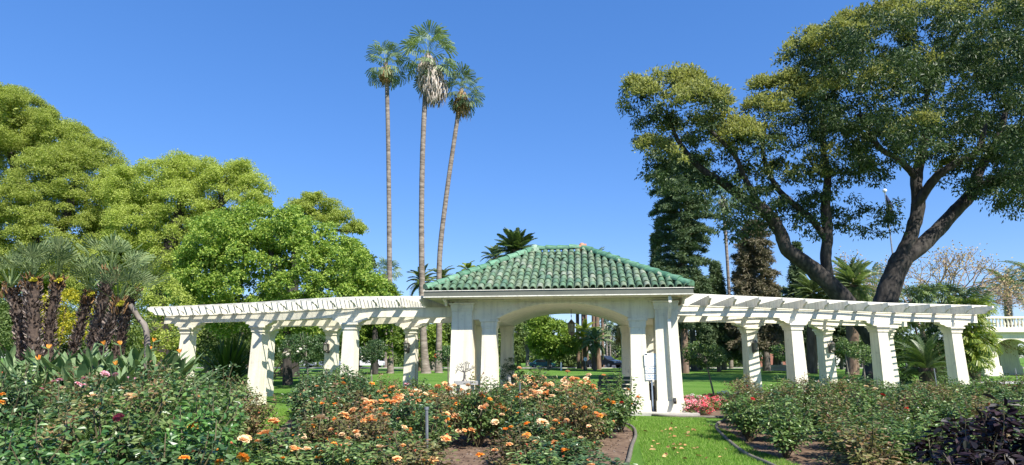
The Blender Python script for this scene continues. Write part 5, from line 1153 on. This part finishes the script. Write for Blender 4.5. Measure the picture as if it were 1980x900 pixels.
def add_bloom(b, P, diam, kind, mat):
    o = bpy.data.objects.new('rose_bloom', bloom_mesh(kind, mat, int(rb.integers(3)))); C.objects.link(o); o.parent = b['o']
    r = diam / 2 * (1.0 if kind == 'open' else .8); S = b['o'].scale; a = b['o'].rotation_euler.z; d = rotz(-a) @ (np.asarray(P, float) - np.array([b['x'], b['y'], 0])); o.location = (d[0] / S[0], d[1] / S[1], d[2] / S[2])
    o.rotation_mode = 'XYZ'; o.rotation_euler = (rb.normal(.25, .3), rb.normal(0, .3), rb.uniform(0, 6.28)); o.scale = (r / S[0], r / S[1], r / S[2])
    s = bpy.data.objects.new('bloom_stalk', CALYX); C.objects.link(s); s.parent = o
    b['n'] += 1; b['c'].add(mat)
def hit(px, py):
    """The first bush the line of sight meets, and where; else the bush that line passes nearest."""
    d = ray(px, py); e = np.array([0, 0, EYE]); best = None; near = None
    for b in BUSH:
        c = np.array([b['x'], b['y'], b['H'] * .52]); s = np.array([b['R'], b['R'], b['H'] * .52]); q = (e - c) / s; v = d / s; A, B_, C_ = v @ v, 2 * q @ v, q @ q - 1; D_ = B_ * B_ - 4 * A * C_
        if D_ > 0:
            t_ = (-B_ - math.sqrt(D_)) / (2 * A)
            if best is None or t_ < best[0]: best = (t_, b)
        tm = -B_ / (2 * A); m = np.linalg.norm(q + v * tm)
        if near is None or m < near[0]: near = (m, b, tm)
    return (best[1], e + d * (best[0] + .01)) if best else (near[1], e + d * near[2])
def blooms(lst, mats, kind='open'):
    for px, py, *s in lst:
        b, P = hit(px, py); s = s[0] if s else 10; m = mats[rb.integers(len(mats))]; k = 'bud' if (kind == 'bud' or s <= 7) else 'open'
        if P[2] < .12: continue
        add_bloom(b, P, float(np.clip(1.25 * s * P[1] / F_PX, .07, .19)), k, m)
blooms([(203, 724, 14), (223, 725, 8), (163, 732, 9), (160, 745, 10), (180, 733, 7), (150, 741, 8), (104, 739, 9), (115, 735, 10), (78, 753, 9), (248, 732, 7), (260, 734, 6), (787, 745, 14), (793, 757, 15), (930, 762, 10)], ['pink'])
blooms([(238, 753, 16), (253, 767, 20), (179, 767, 18), (297, 763, 18), (258, 771, 16), (1675, 748, 8), (1945, 843, 10), (1692, 752, 8)], ['cream']); blooms([(229, 808, 16), (225, 812, 12)], ['magenta'])
blooms([(374, 823, 17), (356, 887, 17), (424, 893, 15), (189, 784, 13), (3, 763, 10), (2, 778, 12), (470, 885, 20), (719, 743, 10), (1018, 843, 15), (988, 827, 9), (547, 887, 9)], ['orange'])
blooms([(470, 853, 22), (478, 848, 14), (528, 814, 20), (536, 818, 12), (518, 840, 24), (505, 840, 14), (500, 855, 14), (620, 810, 20), (665, 803, 20), (684, 794, 17), (676, 813, 18), (703, 814, 12), (716, 808, 22), (722, 812, 14), (744, 802, 14), (734, 803, 9), (690, 836, 13), (691, 842, 10), (758, 750, 15),
        (775, 768, 14), (790, 757, 12), (800, 760, 13), (803, 770, 12), (750, 775, 10), (765, 780, 13), (785, 778, 12), (815, 770, 13), (822, 765, 13), (833, 758, 14), (830, 780, 12), (725, 778, 11), (715, 787, 14), (720, 790, 10), (737, 778, 12), (862, 802, 14), (882, 805, 15), (862, 849, 18), (572, 871, 18), (592, 871, 16), (566, 866, 12), (612, 868, 14), (808, 758, 12), (840, 768, 12), (770, 758, 12), (745, 768, 11),
        (864, 750, 10), (868, 755, 11), (878, 745, 9), (860, 742, 9), (893, 756, 9), (933, 790, 13), (940, 785, 10), (972, 790, 15), (884, 805, 14), (957, 817, 13), (1049, 819, 20), (1045, 814, 12), (1139, 826, 10), (1037, 856, 14), (886, 834, 10), (898, 833, 9), (912, 832, 13), (820, 875, 8), (873, 772, 9), (905, 745, 8), (1167, 727, 9), (640, 700 + 132, 10)], ['apricot', 'apricot', 'peach'])
pk = [(996, 728), (1018, 728), (1005, 740), (1013, 745), (1025, 738), (1030, 742), (1035, 748), (1042, 740), (1043, 732), (1050, 752), (1020, 752), (1010, 770), (1021, 770), (1037, 764), (1056, 773), (1000, 747), (990, 748), (1065, 744), (1093, 732), (1097, 740), (1107, 735), (1115, 733), (1095, 752), (1105, 745), (1112, 750), (1120, 747), (1133, 733), (1133, 755), (1102, 758), (1135, 762), (1140, 760), (1147, 746), (1146, 771), (1077, 755), (1150, 753), (1012, 756), (1028, 756), (1044, 758), (1088, 746), (1124, 756), (1032, 730), (1055, 745), (1125, 740), (985, 756), (1003, 733), (1148, 770), (1060, 758)]
blooms([(x, y, 10) for x, y in pk], ['peach', 'apricot', 'peach'])
blooms([(x + rb.normal(0, 7), y + rb.normal(0, 6), 10) for x, y in pk], ['peach', 'apricot', 'peach'])
blooms([(x + rb.normal(0, 12), y + rb.normal(0, 7), 12) for x, y in [(775, 768), (800, 762), (822, 768), (750, 778), (733, 782), (785, 775), (838, 770), (868, 752), (720, 790), (765, 772), (810, 772)] * 3], ['apricot', 'apricot', 'peach'])
blooms([(450, 858, 8), (419, 857, 8), (420, 872, 8), (368, 876, 6), (652, 841, 9), (608, 828, 8), (732, 848, 8), (796, 844, 8), (759, 838, 9), (754, 851, 6), (866, 842, 7), (886, 833, 7), (636, 853, 9), (660, 863, 8), (560, 832, 8), (568, 844, 8), (801, 799, 6), (803, 874, 8), (973, 845, 9), (983, 847, 8), (1105, 834, 8), (1088, 842, 7), (1071, 865, 8), (1065, 872, 7), (1088, 885, 8), (1141, 893, 8), (1059, 886, 7), (1165, 840, 7), (1154, 806, 7), (1117, 793, 6), (1087, 785, 7), (1080, 820, 7), (1222, 783, 6), (1030, 804, 6), (1052, 803, 6), (912, 865, 8), (1020, 862, 6), (4, 722, 7), (385, 768, 6), (420, 690 + 70, 5), (500, 800, 6), (1150, 858, 7), (1008, 880, 7)], ['coral', 'coral', 'orange'], 'bud')
blooms([(1202, 779, 8), (1918, 784, 11), (1706, 765, 9), (1455, 772, 8), (1962, 780, 7), (1752, 790, 8), (1445, 748, 6)], ['red']); blooms([(1723, 750, 7), (1740, 768, 6), (1775, 790, 6), (1530, 790, 6)], ['cream', 'whitep'])
for b in BUSH:                            # the rest of the flush on the apricot bushes
    px = proj((b['x'], b['y'], b['H']))[0]
    if b['bed'] == 'centre bed' and px > 600:
        for _ in range(rb.integers(3, 8)):
            a, q = rb.uniform(3.3, 6.1), math.sqrt(rb.uniform(.02, .95)); z = b['H'] * (.98 - .42 * q * q) + rb.normal(0, .05)
            add_bloom(b, (b['x'] + math.cos(a) * q * b['R'], b['y'] + math.sin(a) * q * b['R'], z), rb.uniform(.08, .135), 'open' if rb.random() < .8 else 'bud', pick('apricot', 'apricot', 'peach', 'orange'))
CW = {'apricot': 'apricot', 'peach': 'peach', 'orange': 'orange', 'coral': 'coral', 'pink': 'pink', 'cream': 'cream', 'red': 'red', 'magenta': 'magenta', 'whitep': 'white'}
for b in BUSH:
    cs = [CW[c] for c in sorted(b['c'])][:2]; what = (' and '.join(cs) + (' blooms' if b['n'] > 1 else ' bloom')) if cs else 'no blooms'
    b['o']['label'] = f"{KW[b['kind']]} rose bush with {what}, {ORD[b['k']]} from left, {ORD[b['row']]} row, {b['bed']}" if b['bed'] != 'right corner' else f"{KW['purple']} rose bush in the near right corner, {ORD[b['k']]} of its clump"

# tree roses on the lawn
def tree_rose(label, px, py, w, foot, Y, kind, bl=(), mat='whitep'):
    foot_p = at(foot, 700, Y); foot_p[2] = 0; cpt = at(px, py, Y); R = w / 2 / ppm(cpt); t = tree_root('tree_rose', label, 'rose tree', foot_p); g = G()
    tube(g, smooth_path([foot_p, foot_p * .5 + cpt * .5, cpt], 4), [.035] * 4 + [.03] * 4 + [.02], 8); 
    for k in range(9):
        d = unit(rng.normal(size=3) + np.array([0, 0, .4])); tube(g, [cpt - (0, 0, R * .4), cpt + d * R * .8], [.014, .006], 5)
    g.build('trunk', M['bark_grey'], t); bl_ = [(*cpt, R * .6)] + [(*(cpt + unit(rng.normal(size=3)) * R * np.array([.7, .6, .45])), R * .42) for _ in range(6)]
    c, r = crown_puffs(bl_, 16, .13); g = G(); puffs(g, c, r, 36, .075, .62, .1, .9, (.2, 1.2)); g.build('crown', M[kind], t)
    for x, y, s in bl:
        P = at(x, y, Y - R * .75); o = bpy.data.objects.new('rose_bloom', bloom_mesh('open', mat, 0)); C.objects.link(o); o.parent = t; o.location = tuple(P - foot_p); r_ = s / 2 / ppm(P); o.scale = (r_,) * 3; o.rotation_euler = (.5, 0, rng.uniform(0, 6))
tree_rose('tree rose with white blooms behind the left pergola columns', 592, 680, 92, 600, 31, 'rose_dark', [(551, 683, 10), (556, 686, 8), (581, 675, 6), (588, 670, 5), (576, 680, 5), (560, 678, 6)])
tree_rose('tree rose with two white blooms beside the thin left palm trunk', 718, 686, 66, 721, 29, 'rose_dark', [(709, 686, 5), (716, 696, 4), (700, 690, 3)]); tree_rose('tree rose left of the pavilion near a single red bloom', 866, 688, 44, 868, 31, 'rose_dark', [(841, 691, 7), (842, 686, 5)], 'coral')
tree_rose('tree rose on a thin straight trunk just right of the pavilion', 1362, 688, 78, 1378, 23.5, 'rose_mid'); tree_rose('tree rose behind the first front column of the right pergola', 1518, 684, 46, 1532, 25, 'rose_mid'); tree_rose('tree rose in front of the big dark trunk', 1668, 683, 50, 1668, 29, 'rose_mid')
tree_rose('tree rose left of the big dark trunk', 1632, 672, 38, 1640, 33, 'rose_mid')

# planter shrubs inside the pavilion
for c, R, lab in ((pv(2.48, .55, .80), .24, 'small dark shrub growing in the taupe planter'), (pv(-1.85, D - .9, .92), .40, 'dark rounded shrub in the planter at the back left')):
    t = tree_root('potted_shrub', lab, 'shrub', c[:2]); t.location.z = 0; g = G(); tube(g, [(c[0], c[1], .5), tuple(c)], .03, 6); g.build('stem', M['bark_brown'], t); cc, r = crown_puffs([(*c, R), (*(c + (0, 0, R * .7)), R * .7)], 22, .10); g = G(); puffs(g, cc, r, 40, .05, .6); g.build('foliage', M['rose_dark'], t)

# birds of paradise under the palms
def paradise(label, c, H, seed, nfl):
    rs = np.random.default_rng(seed); t = tree_root('bird_of_paradise', label, 'plant', c[:2], 'birds of paradise under the shaggy palms'); g = G(); c = np.array([c[0], c[1], 0.])
    for k in range(58):
        a = rs.uniform(0, 6.283); o = np.array([math.cos(a), math.sin(a), 0]); el = rad(rs.uniform(38, 86)); h = H * rs.uniform(.55, 1.0); ln = rs.uniform(.42, .66); d = o * math.cos(el) + np.array([0, 0, math.sin(el)]); b = c + o * .15; e = b + d * (h - ln * .8); s_ = np.array([-o[1], o[0], 0])
        tube(g, [b, (b + e) / 2, e], [.016, .013, .010], 5, False); d2 = unit(d + o * rs.uniform(0, .5)); nrm = np.cross(s_, d2); q = np.array([0, .2, .5, .8, 1.0]); ww = ln * .155 * np.array([.1, .75, 1, .62, .03]) / 1.1
        p = e + d2 * (ln * q)[:, None] + (o * .12 - np.array([0, 0, .14])) * (ln * q ** 2)[:, None]; fold = nrm * (ww * .35)[:, None]
        V = np.stack([p - s_ * ww[:, None] / 1 + fold, p, p + s_ * ww[:, None] + fold], 1).reshape(-1, 3); i = np.arange(4) * 3; g.add(V, np.concatenate([np.stack([i, i + 1, i + 4, i + 3], 1), np.stack([i + 1, i + 2, i + 5, i + 4], 1)]))
    g.build('foliage', M['strap'], t)
    for k in range(nfl):
        a = rs.uniform(3.6, 5.8); o = np.array([math.cos(a), math.sin(a), 0]); top = c + o * rs.uniform(.3, .5) + (0, 0, H * rs.uniform(.88, 1.02)); g = G(); tube(g, [c + o * .1, c + o * .3 + (0, 0, H * .5), top], .012, 5); st = g.build('flower_stalk', M['strap'], t)
        s_ = np.array([1., 0, 0]) * (1 if rs.random() > .5 else -1); g = G(); tube(g, [top, top + s_ * .10 + (0, 0, .02), top + s_ * .2 + (0, 0, .05)], [.014, .02, .003], 6); g.build('beak', M['strap'], st); g = G()
        dirs = unit(np.array([s_ * rs.uniform(-.3, .7) + (rs.normal(0, .25), rs.normal(0, .25), 1) for _ in range(7)])); leaves(g, np.repeat(top[None], 7, 0), dirs, unit(rs.normal(size=(7, 3))), .12, .035, T_LEAF); g.build('flower', M['orange'], st)
BP = [(8, 15.4, 1.75, 0, 'first'), (52, 15.0, 1.85, 0, 'second'), (95, 15.6, 1.75, 1, 'third'), (135, 15.0, 1.95, 0, 'fourth'), (172, 15.6, 1.8, 0, 'fifth'), (200, 15.1, 1.85, 1, 'sixth'), (238, 15.6, 1.8, 0, 'seventh'), (272, 15.2, 1.9, 1, 'eighth'), (304, 15.8, 1.85, 2, 'ninth'), (335, 15.4, 1.6, 1, 'tenth'), (76, 14.1, 1.45, 1, 'eleventh'), (30, 14.2, 1.5, 0, 'twelfth'), (158, 14.1, 1.5, 0, 'thirteenth'), (255, 14.2, 1.45, 1, 'fourteenth'), (212, 14.2, 1.4, 0, 'fifteenth')]
for k, (px, Y, H, nf, o_) in enumerate(BP): paradise(f"{'orange flowered' if nf else 'grey green'} bird of paradise plant, {o_} in the band below the shaggy palms" if Y > 15 - .01 and k < 10 else f"{'orange flowered' if nf else 'grey green'} low bird of paradise, number {o_}, in front of the taller band", at(px, 700, Y), H * 1.04, 300 + k, nf)
# red, pink and white bedding plants at the foot of the pavilion
for k, (px, py, m, lab) in enumerate([(1328, 797, 'bedding_pink', 'pink bedding plant touching the downspout column'), (1340, 800, 'bedding_pink', 'pink bedding plant at the front left of the patch'), (1352, 798, 'bedding_pink', 'pink bedding plant second in front'), (1364, 800, 'bedding_red', 'red bedding plant at the front middle of the patch'), (1334, 787, 'bedding_pink', 'pink bedding plant behind the front left ones'), (1348, 786, 'whitep', 'white bedding plant among the pink ones'), (1362, 786, 'bedding_red', 'red bedding plant in the heart of the patch'), (1376, 792, 'bedding_red', 'red bedding plant right of the patch middle'), (1388, 788, 'bedding_red', 'red bedding plant beside the white clump'), (1393, 779, 'whitep', 'tall white bedding plant behind the red ones'), (1404, 790, 'bedding_pink', 'coral bedding plant right of the white clump'), (1412, 780, 'whitep', 'white bedding plant at the far right of the patch'), (1418, 792, 'bedding_red', 'red bedding plant at the far right of the patch'), (1378, 780, 'bedding_red', 'red bedding plant at the back of the patch')]):
    b = gp(px, py + 3); t = tree_root('bedding_plant', lab, 'flower', b[:2], 'bedding plants at the foot of the pavilion'); H = .30 if m != 'whitep' else .38
    bl = [(b[0] + rng.normal(0, .08), b[1] + rng.normal(0, .08), H * .5, .15) for _ in range(4)]; c, r = crown_puffs(bl, 26, .07); g = G(); puffs(g, c, r, 22, .05, .6); g.build('foliage', M['rose_mid'], t)
    c, r = crown_puffs([(x, y, z + .05, q * 1.08) for x, y, z, q in bl], 60, .03); g = G(); puffs(g, c, r, 7, .045, .8, 0, 1, (.3, 1.2), .8); g.build('blossoms', M[m], t)

# ------------------------------------------------------------------ grass, litter
T_BL = (np.array([(0, -.5, 0), (1, 0, -.12), (0, .5, 0)]), np.array([[0, 1, 2]]))
def grass(poly, n, L, name='grass'):
    P = np.array(poly); lo, hi = P.min(0), P.max(0); pts = []
    while len(pts) < n:
        q = rng.uniform(lo, hi, (n, 2)); pts += [p for p in q if inside(p, poly)]
    p = np.array(pts[:n]); pos = np.column_stack([p, np.full(n, .0)]); d = unit(np.column_stack([rng.normal(0, .45, (n, 2)), np.ones(n)]))
    g = G(); leaves(g, pos, d, unit(rng.normal(size=(n, 3)) + np.array([0, -1, .2])), L * rng.uniform(.5, 1.3, n), .009, T_BL); o = g.build(name, M['blade']); o['kind'] = 'stuff'
walk = [(1.9, 8.6), (4.3, 8.6), (4.25, 11), (4.75, 13.5), (4.75, 15), (5.2, 16.45), (2.9, 16.9), (2.8, 15), (2.75, 13), (2.35, 11)]
grass(walk, 60000, .055); grass([(-3.0, 6.4), (-3.9, 8.4), (-4.9, 11.2), (-6.2, 15.5), (-7.5, 19.6), (-6.0, 19.2), (-4.6, 13.0), (-3.7, 10.2), (-3.2, 8.2), (-2.6, 6.6)], 16000, .06); grass([(5.6, 19.3), (9, 19.8), (14.5, 21.4), (14, 24), (5.4, 23.5)], 20000, .06)
n = 46; P = np.array([gp(x, y) for x, y in np.column_stack([rng.normal(1315, 45, n), rng.uniform(822, 895, n)])]); P = P[[inside(p[:2], walk) for p in P]]; n = len(P); g = G(); leaves(g, P + (0, 0, .05), unit(np.column_stack([rng.normal(size=(n, 2)), np.full(n, .1)])), unit(rng.normal(0, .3, (n, 3)) + np.array([0, 0, 1])), rng.uniform(.07, .13, n), .06, T_LEAF); o = g.build('fallen_leaves', M['dry_leaf']); o['kind'] = 'stuff'
def litter(poly, n, name, mat, L):
    P = np.array(poly)[:, :2]; lo, hi = P.min(0), P.max(0); q = rng.uniform(lo, hi, (n * 3, 2)); q = np.array([p for p in q if inside(p, poly)])[:n]; m = len(q); g = G()
    leaves(g, np.column_stack([q, np.full(m, .012)]), unit(np.column_stack([rng.normal(size=(m, 2)), rng.uniform(0, .5, m)])), unit(rng.normal(0, .4, (m, 3)) + np.array([0, 0, 1])), L * rng.uniform(.4, 1.3, m), L * .6, T_LEAF); o = g.build(name, mat); o['kind'] = 'stuff'
litter(centre_bed, 2600, 'bark_litter', M['leaf_base'], .05); litter(right_bed, 3000, 'soil_litter', M['leaf_base'], .05)
